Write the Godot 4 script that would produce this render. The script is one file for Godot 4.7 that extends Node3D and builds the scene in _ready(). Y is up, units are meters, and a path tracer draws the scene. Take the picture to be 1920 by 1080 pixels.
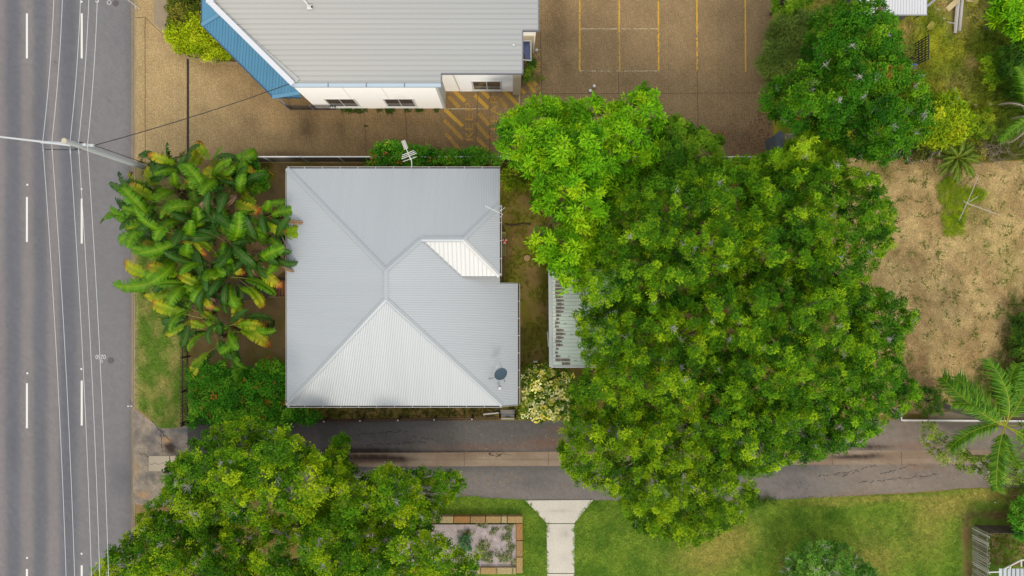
extends Node3D
# A house block seen straight down from a drone. u, v: places in the photograph (1920 x 1080); W() gives the place in metres of such a point at height h.
const S := 0.0347
const D := 44.4
const K := 1.6
var names := {}
var rng := RandomNumberGenerator.new()
var na := FastNoiseLite.new()
var nb := FastNoiseLite.new()
var nc := FastNoiseLite.new()
var M := {}
var tex := {}


func W(u: float, v: float, h := 0.0) -> Vector3:
	var s := S * (D - h) / D
	return Vector3((u - 960.0) * s, h, (v - 540.0) * s)


func C(r: float, g: float, b: float, k := K) -> Color:
	var c := Color(r / 255.0, g / 255.0, b / 255.0).srgb_to_linear()
	return Color(c.r / k, c.g / k, c.b / k)


func mat(c: Color, rough := 0.8, metal := 0.0, spec := 0.5) -> StandardMaterial3D:
	var m := StandardMaterial3D.new()
	m.albedo_color = c.linear_to_srgb()
	m.roughness = rough
	m.metallic = metal
	m.metallic_specular = spec
	m.cull_mode = BaseMaterial3D.CULL_DISABLED
	return m


func vmat(rough := 0.9, t: Texture2D = null, tile := 1.0, spec := 0.3, bump := 0.0) -> StandardMaterial3D:
	var m := mat(Color.WHITE, rough, 0.0, spec)
	m.vertex_color_use_as_albedo = true
	if t:
		m.albedo_texture = t
		m.set_meta("mean", t.get_meta("mean"))
		m.uv1_scale = Vector3(1.0 / tile, 1.0 / tile, 1.0)
		if bump > 0.0:
			m.heightmap_enabled = true
			m.heightmap_texture = t
			m.heightmap_scale = bump
	return m


func noise_tex(kind: int, freq: float, lo: float, hi: float, octaves := 4, power := 0.5) -> ImageTexture:
	var n := FastNoiseLite.new()
	n.seed = 11 + int(freq * 1000.0)
	n.noise_type = kind
	n.frequency = freq
	n.fractal_octaves = octaves
	n.fractal_gain = power
	if kind == FastNoiseLite.TYPE_CELLULAR:
		n.cellular_return_type = FastNoiseLite.RETURN_CELL_VALUE
		n.cellular_jitter = 1.0
	var im := n.get_seamless_image(1024, 1024)
	im.convert(Image.FORMAT_L8)
	var d := im.get_data()
	for i in d.size():
		d[i] = int(255.0 * lerpf(lo, hi, clampf(d[i] / 255.0, 0.0, 1.0)))
	var sum := 0.0
	for i in range(0, d.size(), 37):
		sum += pow(d[i] / 255.0, 2.2)
	var t := ImageTexture.create_from_image(Image.create_from_data(1024, 1024, false, Image.FORMAT_L8, d))
	t.set_meta("mean", sum * 37.0 / d.size())
	return t


# ---------- names, things and parts
func numbered(called: String, at: Node) -> String:
	var key := str(at.get_instance_id()) + called
	var n: int = names.get(key, 0)
	names[key] = n + 1
	return called if n == 0 else "%s_%03d" % [called, n]


func thing(called: String, label: String, category: String, at := Vector3.ZERO, group := "") -> Node3D:
	var o := Node3D.new()
	o.name = numbered(called, self)
	add_child(o, true)
	o.position = at
	return tag(o, label, category, group)


func tag(o: Node3D, label: String, category: String, group := "") -> Node3D:
	o.set_meta("label", label)
	o.set_meta("category", category)
	if group:
		o.set_meta("group", group)
	return o


# A mesh whose points were given in the scene's own metres; under a thing it is shifted back by where the thing (or part) stands.
func part(called: String, mesh: Mesh, m: Material, parent: Node3D = self) -> MeshInstance3D:
	var o := MeshInstance3D.new()
	o.name = numbered(called, parent)
	o.mesh = mesh
	o.material_override = m
	parent.add_child(o, true)
	if parent != self:
		var p := parent
		while p != self:
			o.position -= p.position
			p = p.get_parent()
	return o


func piece(called: String, mesh: Mesh, m: Material, parent: Node3D, t := Transform3D.IDENTITY) -> MeshInstance3D:
	var o := MeshInstance3D.new()
	o.name = numbered(called, parent)
	o.mesh = mesh
	o.material_override = m
	parent.add_child(o, true)
	o.transform = t
	return o


func struct(o: Node3D) -> Node3D:
	o.set_meta("kind", "structure")
	return o


func copies(called: String, mesh: Mesh, m: Material, where: Array, tint: PackedColorArray, parent: Node3D = self) -> MultiMeshInstance3D:
	var mm := MultiMesh.new()
	mm.transform_format = MultiMesh.TRANSFORM_3D
	mm.use_colors = true
	mm.mesh = mesh
	mm.instance_count = where.size()
	for i in where.size():
		mm.set_instance_transform(i, where[i])
		mm.set_instance_color(i, tint[i])
	var o := MultiMeshInstance3D.new()
	o.name = numbered(called, parent)
	o.multimesh = mm
	o.material_override = m
	parent.add_child(o, true)
	if parent != self:
		o.position = -parent.position
	o.set_meta("kind", "stuff")
	return o


# ---------- shapes
func st() -> SurfaceTool:
	var s := SurfaceTool.new()
	s.begin(Mesh.PRIMITIVE_TRIANGLES)
	s.set_smooth_group(-1)
	return s


func done(s: SurfaceTool) -> ArrayMesh:
	s.generate_normals()
	return s.commit()


func tri(s: SurfaceTool, a: Vector3, b: Vector3, c: Vector3) -> void:
	s.add_vertex(a)
	s.add_vertex(b)
	s.add_vertex(c)


func quad(s: SurfaceTool, a: Vector3, b: Vector3, c: Vector3, d: Vector3) -> void:
	tri(s, a, b, c)
	tri(s, a, c, d)


# A bar of width w and height h from a to b; its middle line is a-b.
func beam(s: SurfaceTool, a: Vector3, b: Vector3, w: float, h: float, up := Vector3.UP) -> void:
	var f := (b - a).normalized()
	if absf(f.dot(up)) > 0.99:
		up = Vector3.RIGHT
	var r := f.cross(up).normalized() * w * 0.5
	var t := r.cross(f).normalized() * h * 0.5
	var p := [a - r - t, a + r - t, a + r + t, a - r + t, b - r - t, b + r - t, b + r + t, b - r + t]
	quad(s, p[3], p[2], p[1], p[0])
	quad(s, p[4], p[5], p[6], p[7])
	quad(s, p[0], p[1], p[5], p[4])
	quad(s, p[1], p[2], p[6], p[5])
	quad(s, p[2], p[3], p[7], p[6])
	quad(s, p[3], p[0], p[4], p[7])


func box(s: SurfaceTool, c: Vector3, size: Vector3, yaw := 0.0) -> void:
	var f := Vector3(sin(yaw), 0, cos(yaw)) * size.z * 0.5
	beam(s, c - f, c + f, size.x, size.y)


# A box with its upper edges cut off.
func block(s: SurfaceTool, c: Vector3, size: Vector3, cut := 0.02) -> void:
	var a := size * 0.5
	var lo := [Vector3(-a.x, -a.y, -a.z), Vector3(a.x, -a.y, -a.z), Vector3(a.x, -a.y, a.z), Vector3(-a.x, -a.y, a.z)]
	var mid := []
	var top := []
	for p in lo:
		mid.append(Vector3(p.x, a.y - cut, p.z) + c)
		top.append(Vector3(p.x - signf(p.x) * cut, a.y, p.z - signf(p.z) * cut) + c)
	for i in 4:
		var j := (i + 1) % 4
		quad(s, lo[i] + c, mid[i], mid[j], lo[j] + c)
		quad(s, mid[i], top[i], top[j], mid[j])
	quad(s, top[3], top[2], top[1], top[0])


func prism(s: SurfaceTool, poly: PackedVector2Array, y0: float, y1: float) -> void:
	var n := poly.size()
	var ids := Geometry2D.triangulate_polygon(poly)
	for y in [y0, y1]:
		for i in range(0, ids.size(), 3):
			tri(s, Vector3(poly[ids[i]].x, y, poly[ids[i]].y), Vector3(poly[ids[i + 1]].x, y, poly[ids[i + 1]].y), Vector3(poly[ids[i + 2]].x, y, poly[ids[i + 2]].y))
	for i in n:
		var a := poly[i]
		var b := poly[(i + 1) % n]
		quad(s, Vector3(a.x, y0, a.y), Vector3(a.x, y1, a.y), Vector3(b.x, y1, b.y), Vector3(b.x, y0, b.y))


func tube(s: SurfaceTool, pts: Array, r0: float, r1: float, n := 6) -> void:
	var last := []
	for i in pts.size():
		var f: Vector3 = (pts[mini(i + 1, pts.size() - 1)] - pts[maxi(i - 1, 0)]).normalized()
		var side := f.cross(Vector3.UP if absf(f.y) < 0.95 else Vector3.RIGHT).normalized()
		var up := side.cross(f)
		var r := lerpf(r0, r1, float(i) / maxi(pts.size() - 1, 1))
		var ring := []
		for k in n:
			var a := TAU * k / n
			ring.append(pts[i] + (side * cos(a) + up * sin(a)) * r)
		if i > 0:
			for k in n:
				quad(s, last[k], ring[k], ring[(k + 1) % n], last[(k + 1) % n])
		if i == pts.size() - 1:
			for k in n:
				tri(s, pts[i], ring[(k + 1) % n], ring[k])
		last = ring


func disc(s: SurfaceTool, c: Vector3, r: float, h: float, n := 16) -> void:
	var p := PackedVector2Array()
	for i in n:
		p.append(Vector2(c.x + cos(TAU * i / n) * r, c.z + sin(TAU * i / n) * r))
	prism(s, p, c.y, c.y + h)


func ball(s: SurfaceTool, c: Vector3, r: Vector3, colors: Callable, n := 12) -> void:
	for i in n:
		for j in n * 2:
			var q := []
			for d in [[0, 0], [1, 0], [1, 1], [0, 1]]:
				var a: float = PI * (i + d[0]) / n
				var b: float = TAU * (j + d[1]) / (n * 2.0)
				q.append(c + Vector3(sin(a) * cos(b), cos(a), sin(a) * sin(b)) * r)
			s.set_color(colors.call(i, j))
			quad(s, q[0], q[1], q[2], q[3])


# Sheet metal cut to a polygon in space. along: the way the ribs run; knots: the profile over one pitch as [offset, height]; colf: a colour for a place.
func ribbed(s: SurfaceTool, poly: Array, along: Vector3, pitch: float, knots: Array, colf: Callable, shift := 0.0) -> void:
	var n: Vector3 = (poly[1] - poly[0]).cross(poly[2] - poly[0]).normalized()
	if n.y < 0.0:
		n = -n
	var e1 := (along - n * along.dot(n)).normalized()
	var e0 := e1.cross(n)
	var o: Vector3 = poly[0]
	var p := PackedVector2Array()
	var lo := Vector2(1e9, 1e9)
	var hi := -lo
	for q in poly:
		var w := Vector2((q - o).dot(e0), (q - o).dot(e1))
		p.append(w)
		lo = lo.min(w)
		hi = hi.max(w)
	var a := floorf((lo.x - shift) / pitch) * pitch + shift
	while a < hi.x:
		for k in knots.size():
			var a0: float = a + knots[k][0]
			var h0: float = knots[k][1]
			var a1: float = a + (knots[k + 1][0] if k + 1 < knots.size() else pitch)
			var h1: float = knots[(k + 1) % knots.size()][1]
			for cut in Geometry2D.intersect_polygons(p, PackedVector2Array([Vector2(a0, lo.y - 1), Vector2(a1, lo.y - 1), Vector2(a1, hi.y + 1), Vector2(a0, hi.y + 1)])):
				var ids := Geometry2D.triangulate_polygon(cut)
				for i in ids:
					var w: Vector2 = cut[i]
					var at := o + e0 * w.x + e1 * w.y + n * lerpf(h0, h1, clampf((w.x - a0) / maxf(a1 - a0, 1e-5), 0.0, 1.0))
					s.set_color(colf.call(at.x, at.z))
					s.add_vertex(at)
		a += pitch


func poly_px(px: Array, h := 0.0) -> PackedVector2Array:
	var out := PackedVector2Array()
	for i in range(0, px.size(), 2):
		var w := W(px[i], px[i + 1], h)
		out.append(Vector2(w.x, w.z))
	return out


# The outline with its edges cut short and pushed about, as grass and worn edges are.
func ragged(poly: PackedVector2Array, by: float, step := 0.25) -> PackedVector2Array:
	if by <= 0.0:
		return poly
	var out := PackedVector2Array()
	for i in poly.size():
		var a := poly[i]
		var b := poly[(i + 1) % poly.size()]
		var n := maxi(1, int(a.distance_to(b) / step))
		for k in n:
			var p := a.lerp(b, float(k) / n)
			out.append(p + Vector2(nb.get_noise_2d(p.x * 1.3 + 50, p.y * 1.3), nb.get_noise_2d(p.x * 1.3, p.y * 1.3 + 90)) * by * 2.0)
	return out


# A sheet of ground at height y; colf(u, v) gives its colour there.
func patch(called: String, px: Array, y: float, m: Material, colf: Callable, cell := 0.3, by := 0.0, parent: Node3D = self) -> MeshInstance3D:
	var poly := ragged(poly_px(px), by)
	var even := 1.0 / float(m.get_meta("mean", 1.0))
	var s := SurfaceTool.new()
	s.begin(Mesh.PRIMITIVE_TRIANGLES)
	s.set_normal(Vector3.UP)
	var lo := poly[0]
	var hi := poly[0]
	for p in poly:
		lo = lo.min(p)
		hi = hi.max(p)
	var nx := int(ceilf((hi.x - lo.x) / cell))
	var nz := int(ceilf((hi.y - lo.y) / cell))
	var inside := PackedByteArray()
	for j in nz + 1:
		for i in nx + 1:
			inside.append(1 if Geometry2D.is_point_in_polygon(lo + Vector2(i, j) * cell, poly) else 0)
	for j in nz:
		for i in nx:
			var a := lo + Vector2(i, j) * cell
			var r := PackedVector2Array([a, a + Vector2(cell, 0), a + Vector2(cell, cell), a + Vector2(0, cell)])
			var k := j * (nx + 1) + i
			var shapes := [r]
			if inside[k] + inside[k + 1] + inside[k + nx + 1] + inside[k + nx + 2] < 4:
				shapes = Geometry2D.intersect_polygons(poly, r)
			for q in shapes:
				var ids := Geometry2D.triangulate_polygon(q) if q.size() > 4 or shapes[0] != r else PackedInt32Array([0, 1, 2, 0, 2, 3])
				for id in ids:
					var p: Vector2 = q[id]
					s.set_color(colf.call(p.x / S + 960.0, p.y / S + 540.0) * even)
					s.set_uv(p)
					s.add_vertex(Vector3(p.x, y, p.y))
	var o := part(called, s.commit(), m, parent)
	if parent == self:
		struct(o)
	return o


# Worn paint: a strip along the line a-b, made of flakes; some are missing.
func paint(a: Vector3, b: Vector3, w: float, wear: float) -> ArrayMesh:
	var s := st()
	var f := (b - a).normalized()
	var r := Vector3(-f.z, 0, f.x)
	var n := maxi(1, int(a.distance_to(b) / 0.04))
	var k := maxi(1, int(w / 0.035))
	for i in n:
		for j in k:
			var p := a.lerp(b, float(i) / n) + r * w * (float(j) / k - 0.5)
			if rng.randf() * 0.8 + 0.5 * nb.get_noise_2d(p.x * 4.0, p.z * 4.0) < wear - 0.1:
				continue
			var q := a.lerp(b, float(i + 1) / n) + r * w * (float(j) / k - 0.5)
			quad(s, p, q, q + r * w / k, p + r * w / k)
	return done(s)


# ---------- plants
# A spray of leaves round the origin. style 0: a rosette whose leaves spread from one point; 1: leaves strewn through a small ball; 2: needles
func spray(n: int, length: float, width: float, style: int, radius: float, sd: int) -> ArrayMesh:
	var r := RandomNumberGenerator.new()
	r.seed = sd
	var s := st()
	for i in n:
		var az := TAU * (i + r.randf() * 0.8) / n * (1.0 if style == 0 else 7.3)
		var el := r.randf_range(-0.25, 0.9) if style == 0 else r.randf_range(-0.5, 1.2)
		var d := Vector3(cos(az) * cos(el), sin(el), sin(az) * cos(el))
		var base := d * 0.04
		if style > 0:
			base = Vector3(r.randf_range(-1, 1), r.randf_range(-0.6, 0.6), r.randf_range(-1, 1)) * radius
			d = (d + base.normalized() * 0.7).normalized()
		var l := length * r.randf_range(0.7, 1.15)
		var side := d.cross(Vector3.UP).normalized()
		side = (side + Vector3(0, r.randf_range(-0.5, 0.5), 0)).normalized() * width * 0.5 * r.randf_range(0.8, 1.2)
		var mid := base + d * l * 0.5 + Vector3(0, l * 0.06, 0)
		var tip := base + d * l - Vector3(0, l * (0.25 if style == 0 else 0.12), 0)
		var g := r.randf_range(0.8, 1.0)
		s.set_color(Color(g, g, g * r.randf_range(0.7, 1.0)))
		tri(s, base, mid - side, mid + side)
		tri(s, mid - side, tip, mid + side)
	return done(s)


func edge_gap(p: Vector2, poly: PackedVector2Array) -> float:
	var best := 1e9
	for i in poly.size():
		best = minf(best, p.distance_to(Geometry2D.get_closest_point_to_segment(p, poly[i], poly[(i + 1) % poly.size()])))
	return best


# The lumps of a crown: balls [centre, radius, tone] packed into the outline that the crown shows from above.
func lumps(px: Array, height: float, r0: float, r1: float, low := 0.5, rise := 2.6, pack := 0.62, rough := 0.5, gaps := 0.0) -> Array:
	var poly := PackedVector2Array()
	var lo := Vector2(1e9, 1e9)
	var hi := -lo
	for i in range(0, px.size(), 2):
		var p := Vector2(px[i], px[i + 1])
		poly.append(p)
		lo = lo.min(p)
		hi = hi.max(p)
	var out := []
	var flat := []
	for tries in 7000:
		var p := Vector2(rng.randf_range(lo.x, hi.x), rng.randf_range(lo.y, hi.y))
		if not Geometry2D.is_point_in_polygon(p, poly):
			continue
		var swell := na.get_noise_2d(p.x * 2.2 + 700.0, p.y * 2.2)
		if gaps > 0.0 and na.get_noise_2d(p.x * 3.0, p.y * 3.0 + 900.0) < gaps - 0.75:
			continue
		var gap := edge_gap(p, poly) * S * 0.87
		var r := rng.randf_range(r0, r1)
		if gap < r * 0.9:
			r = maxf(r0 * 0.65, gap / 0.95)
			if gap < r0 * 0.5 and rng.randf() < 0.8:
				continue
		var ok := true
		for q in flat:
			if p.distance_to(q[0]) * S * 0.87 < pack * (r + q[1]):
				ok = false
				break
		if not ok:
			continue
		flat.append([p, r])
		var h := height * (low + (1.0 - low) * sqrt(clampf(gap / rise, 0.0, 1.0))) + rng.randf_range(-rough, rough) * minf(1.0, height * 0.12)
		h = maxf(h * (1.0 + swell * 0.22), r * 1.1)
		out.append([W(p.x, p.y, h - r * 0.4), r, rng.randf()])
	return out


# Sprays of leaves over the lumps. look: {mesh: [..], size, per: sprays to the square metre, colors: [dark, middle, light]}
func leaves(balls: Array, look: Dictionary, parent: Node3D, called := "crown") -> void:
	var k: int = look.mesh.size()
	var where := []
	var tint := []
	for i in k:
		where.append([])
		tint.append(PackedColorArray())
	var c := [look.colors[0] * 1.15, look.colors[1] * 1.42, look.colors[2] * 1.7]
	var turn := 0
	var lobe: float = look.get("lobe", 0.45)
	var shift: float = look.get("shift", 0.05)
	for b in balls:
		var r: float = b[1]
		var n := int(TAU * r * r * 1.0 * look.per)
		# no lump is a ball: each is drawn out one way, tilted and flattened
		var wide := rng.randf_range(0.75, 1.45)
		var shape := Basis.from_euler(Vector3(rng.randf_range(-0.35, 0.35), rng.randf() * TAU, rng.randf_range(-0.35, 0.35))) * Basis.from_scale(Vector3(r * wide, r * rng.randf_range(0.5, 0.8), r / sqrt(wide)))
		for i in n:
			var y := rng.randf_range(-0.35, 1.0)
			var az := rng.randf() * TAU
			var q := sqrt(maxf(0.0, 1.0 - y * y))
			var d := Vector3(cos(az) * q, y, sin(az) * q)
			var deep := rng.randf_range(0.45, 0.8) if rng.randf() < 0.28 else rng.randf_range(0.8, 1.06)
			var bump := 1.0 + 0.35 * nc.get_noise_3d(b[0].x * 9.0 + d.x * r * 14.0, d.y * r * 14.0, b[0].z * 9.0 + d.z * r * 14.0)
			var at: Vector3 = b[0] + shape * d * deep * bump
			if rng.randf() < 0.12:
				at += Vector3(rng.randf_range(-1, 1), rng.randf_range(-0.3, 0.5), rng.randf_range(-1, 1)) * r * 0.8
			var up := (d * 0.7 + Vector3.UP * 0.7 + Vector3(rng.randf_range(-1, 1), rng.randf_range(-1, 1), rng.randf_range(-1, 1)) * 0.3).normalized()
			var x := up.cross(Vector3(cos(az * 5.0), 0.3, sin(az * 5.0))).normalized()
			var size: float = look.size * rng.randf_range(0.7, 1.25)
			turn = (turn + 1) % k
			where[turn].append(Transform3D(Basis(x * size, up * size, x.cross(up) * size), at))
			var t := clampf(lobe * b[2] + (0.9 - lobe) * rng.randf() + shift + 0.55 * nc.get_noise_3d(at.x * 5.0, at.y * 5.0, at.z * 5.0), 0.0, 1.0)
			var col: Color = c[0].lerp(c[1], t * 2.0) if t < 0.5 else c[1].lerp(c[2], t * 2.0 - 1.0)
			if look.has("odd") and rng.randf() < look.odd_share:
				col = look.odd
			tint[turn].append(col)
	for i in k:
		copies(called, look.mesh[i], M.leaf, where[i], tint[i], parent)


func limbs(balls: Array, foot: Vector3, height: float, thick: float, parent: Node3D, m: Material, most := 16) -> void:
	var s := st()
	var fork := foot + Vector3(0, height * 0.32, 0)
	tube(s, [foot - Vector3(0, 0.1, 0), foot.lerp(fork, 0.5) + Vector3(rng.randf_range(-0.1, 0.1), 0, rng.randf_range(-0.1, 0.1)), fork], thick, thick * 0.75, 8)
	var order := range(balls.size())
	var step := maxi(1, balls.size() / most)
	for i in range(0, balls.size(), step):
		var to: Vector3 = balls[order[i]][0]
		var mid := fork.lerp(to, 0.5) + Vector3(rng.randf_range(-0.3, 0.3), rng.randf_range(0.0, 0.5), rng.randf_range(-0.3, 0.3))
		var r := thick * rng.randf_range(0.35, 0.55)
		tube(s, [fork - Vector3(0, 0.1, 0), mid, to], r, r * 0.25, 6)
		for k in 4:
			var end: Vector3 = to + Vector3(rng.randf_range(-1, 1), rng.randf_range(0.1, 0.8), rng.randf_range(-1, 1)).normalized() * balls[order[i]][1] * 0.9
			tube(s, [mid.lerp(to, rng.randf_range(0.3, 0.95)), to.lerp(end, 0.5), end], r * 0.35, r * 0.1, 4)
	part("trunk", done(s), m, parent)


# Bare grey twigs that stick out of the crown.
func twigs(balls: Array, share: float, m: Material, parent: Node3D) -> void:
	var s := st()
	for b in balls:
		if rng.randf() > share:
			continue
		var d := Vector3(rng.randf_range(-0.7, 0.7), 1.0, rng.randf_range(-0.7, 0.7)).normalized()
		var a: Vector3 = b[0] + d * b[1] * 0.45
		var lean := Vector3(rng.randf_range(-1, 1), 0.15, rng.randf_range(-1, 1)).normalized()
		for k in rng.randi_range(3, 6):
			var e: Vector3 = a + (d * 0.5 + lean * 0.6 + Vector3(rng.randf_range(-1, 1), rng.randf_range(-0.2, 0.4), rng.randf_range(-1, 1)) * 0.6).normalized() * b[1] * rng.randf_range(0.5, 0.8)
			tube(s, [a, a.lerp(e, 0.5) + Vector3(0, 0.07, 0), e], 0.022, 0.008, 4)
			for j in 2:
				var f := a.lerp(e, rng.randf_range(0.4, 0.8))
				tube(s, [f, f + Vector3(rng.randf_range(-1, 1), rng.randf_range(-0.1, 0.5), rng.randf_range(-1, 1)) * 0.3], 0.012, 0.005, 3)
	part("bare_twigs", done(s), m, parent)


func tree(called: String, label: String, category: String, px: Array, height: float, look: Dictionary, o := {}) -> Node3D:
	var balls := lumps(px, height, o.get("r0", 0.7), o.get("r1", 1.3), o.get("low", 0.5), o.get("rise", 2.6), o.get("pack", 0.62), o.get("rough", 0.5), o.get("gaps", 0.0))
	var mid := Vector3.ZERO
	for b in balls:
		mid += b[0]
	mid /= maxi(1, balls.size())
	if o.has("foot"):
		mid = W(o.foot[0], o.foot[1])
	var t := thing(called, label, category, Vector3(mid.x, 0, mid.z), o.get("group", ""))
	limbs(balls, t.position, height, o.get("thick", 0.2), t, o.get("bark", M.bark), o.get("most", 16))
	leaves(balls, look, t, o.get("part", "crown"))
	if o.has("twigs"):
		twigs(balls, o.twigs, M.twig, t)
	if o.has("flowers"):
		var f: Dictionary = o.flowers
		var where := []
		var tint := PackedColorArray()
		for b in balls:
			for i in int(f.per * b[1] * b[1] * 3.0):
				var d := Vector3(rng.randf_range(-1, 1), rng.randf_range(0.25, 1.2), rng.randf_range(-1, 1)).normalized()
				var size: float = rng.randf_range(0.7, 1.3) * f.size
				where.append(Transform3D(Basis.from_euler(Vector3(rng.randf_range(-0.7, 0.7), rng.randf() * TAU, rng.randf_range(-0.7, 0.7))).scaled(Vector3.ONE * size), b[0] + d * Vector3(b[1], b[1] * 0.8, b[1]) * rng.randf_range(1.0, 1.12)))
				tint.append(f.colors[rng.randi() % f.colors.size()])
		copies("flowers", f.mesh, M.petal, where, tint, t)
	return t


# A paddle leaf on a stalk, base at the origin, growing along +Z and up, torn between its veins. tone 0 green, 1 yellowing with a burnt tip, 2 dead
func paddle(length: float, width: float, arch: float, tone: int, sd: int) -> ArrayMesh:
	var r := RandomNumberGenerator.new()
	r.seed = sd
	var s := st()
	var stalk := 0.38
	var spine := []
	var n := 15
	var drop := arch
	for i in n + 1:
		var t := float(i) / n
		var a := 1.05 - drop * 1.9 * t * t
		var last: Vector3 = spine[-1] if spine else Vector3.ZERO
		spine.append(last + (Vector3(0, sin(a), cos(a)) * length / n if spine else Vector3.ZERO))
	var rib_c := C(150, 165, 60) if tone < 2 else C(130, 105, 75)
	s.set_color(rib_c)
	tube(s, spine, 0.028, 0.007, 5)
	var first := int(n * stalk)
	for side in [-1.0, 1.0]:
		for i in range(first, n):
			for half in 2:
				var t0 := (i - first + half * 0.5) / float(n - first)
				var t1 := (i - first + half * 0.5 + 0.5) / float(n - first)
				var p0: Vector3 = spine[i].lerp(spine[i + 1], half * 0.5)
				var p1: Vector3 = spine[i].lerp(spine[i + 1], half * 0.5 + 0.5)
				var w0 := width * pow(sin(PI * clampf(0.12 + t0 * 0.86, 0, 1)), 0.55)
				var w1 := width * pow(sin(PI * clampf(0.12 + t1 * 0.86, 0, 1)), 0.55)
				var f := (p1 - p0).normalized()
				var x := Vector3(side, 0, 0)
				var tear := r.randf() < 0.42
				var fold := 0.07 if (i * 2 + half) % 2 == 0 else -0.06
				var sag := r.randf_range(-0.05, 0.3) if tone < 2 else r.randf_range(0.1, 0.7)
				var lift: Vector3 = f.cross(x) * side
				var out0 := p0 + x * w0 * 0.5 + f * w0 * 0.22 + Vector3(0, w0 * 0.14, 0)
				var out1 := p1 + x * w1 * 0.5 + f * w1 * 0.22 + Vector3(0, w1 * 0.14, 0)
				var far0 := p0 + x * w0 * (0.96 if tone < 2 else 0.6) + f * w0 * 0.45 - Vector3(0, w0 * (sag * 0.6 + fold), 0)
				var far1 := p1 + x * w1 * (0.96 if tone < 2 else 0.6) + f * w1 * 0.45 - Vector3(0, w1 * (sag * 0.6 + (0.25 if tear else 0.0)), 0) - f * (0.03 if tear else 0.0)
				far1 = far1.lerp(far0, 0.7 if tear else 0.15)
				out1 = out1.lerp(out0, 0.3 if tear else 0.0)
				var g := r.randf_range(0.85, 1.1)
				var inner := C(112, 156, 14)
				var outer := C(84, 134, 12)
				if tone == 3:
					inner = C(58, 104, 22)
					outer = C(46, 92, 20)
				elif tone == 1:
					inner = C(110, 152, 14).lerp(C(172, 172, 26), clampf(t0 * 2.2 - 0.7, 0, 1)).lerp(C(170, 96, 40), clampf(t0 * 5.0 - 3.7, 0, 1))
					outer = C(128, 160, 14).lerp(C(180, 172, 28), clampf(t0 * 2.4 - 0.5, 0, 1)).lerp(C(168, 88, 40), clampf(t0 * 5.0 - 3.4, 0, 1))
				elif tone == 2:
					inner = C(140, 112, 82)
					outer = C(165, 135, 105)
				s.set_color(inner * g)
				s.add_vertex(p0)
				s.set_color(outer * g)
				s.add_vertex(out0)
				s.add_vertex(out1)
				s.set_color(inner * g)
				s.add_vertex(p0)
				s.set_color(outer * g)
				s.add_vertex(out1)
				s.set_color(inner * g)
				s.add_vertex(p1)
				s.set_color(outer * g)
				quad(s, out0, far0, far1, out1)
	return done(s)


# A feather frond along +Z: a curved midrib with narrow leaflets on both sides.
func frond(length: float, leaflet: float, arch: float, colors: Array, sd: int, n := 34) -> ArrayMesh:
	var r := RandomNumberGenerator.new()
	r.seed = sd
	var s := st()
	var spine := []
	for i in 13:
		var t := i / 12.0
		var a := 0.75 - arch * t * 1.7
		spine.append((spine[-1] + Vector3(sin(t * 2.0) * 0.02, sin(a), cos(a)) * length / 12.0) if spine else Vector3.ZERO)
	s.set_color(colors[2])
	tube(s, spine, 0.036, 0.01, 5)
	for i in n:
		var t := 0.16 + 0.84 * i / n
		var k := minf(t * 12.0, 11.999)
		var p: Vector3 = spine[int(k)].lerp(spine[int(k) + 1], k - int(k))
		var f: Vector3 = (spine[int(k) + 1] - spine[int(k)]).normalized()
		for side in [-1.0, 1.0]:
			var l := leaflet * (0.45 + 0.55 * sin(PI * clampf(t * 0.95, 0, 1))) * r.randf_range(0.5, 1.15)
			var d := (Vector3(side, 0, 0) * 0.8 + f * 0.6 + Vector3(0, r.randf_range(-0.15, 0.25), 0)).normalized()
			var mid := p + d * l * 0.5
			var tip := p + d * l * 0.9 - Vector3(0, l * r.randf_range(0.3, 0.7), 0)
			var wide := f * minf(leaflet * 0.05, 0.026)
			s.set_color(colors[0].lerp(colors[1], r.randf()))
			tri(s, p - wide, mid - wide, p + wide)
			tri(s, p + wide, mid - wide, mid + wide)
			tri(s, mid - wide, tip, mid + wide)
	return done(s)


func tuft(blades: int, height: float, spread: float, wide: float, sd: int) -> ArrayMesh:
	var r := RandomNumberGenerator.new()
	r.seed = sd
	var s := st()
	for i in blades:
		var az := r.randf() * TAU
		var base := Vector3(r.randf_range(-1, 1), 0, r.randf_range(-1, 1)) * spread * 0.6
		var d := Vector3(cos(az), 0, sin(az))
		var x := Vector3(-d.z, 0, d.x) * wide
		var h := height * r.randf_range(0.6, 1.2)
		var lean := spread * r.randf_range(0.4, 1.2)
		var g := r.randf_range(0.75, 1.0)
		s.set_color(Color(g, g, g))
		var mid := base + d * lean * 0.4 + Vector3(0, h * 0.7, 0)
		tri(s, base - x, mid, base + x)
		tri(s, mid - x * 0.8, base + d * lean + Vector3(0, h, 0), mid + x * 0.8)
	return done(s)


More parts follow.
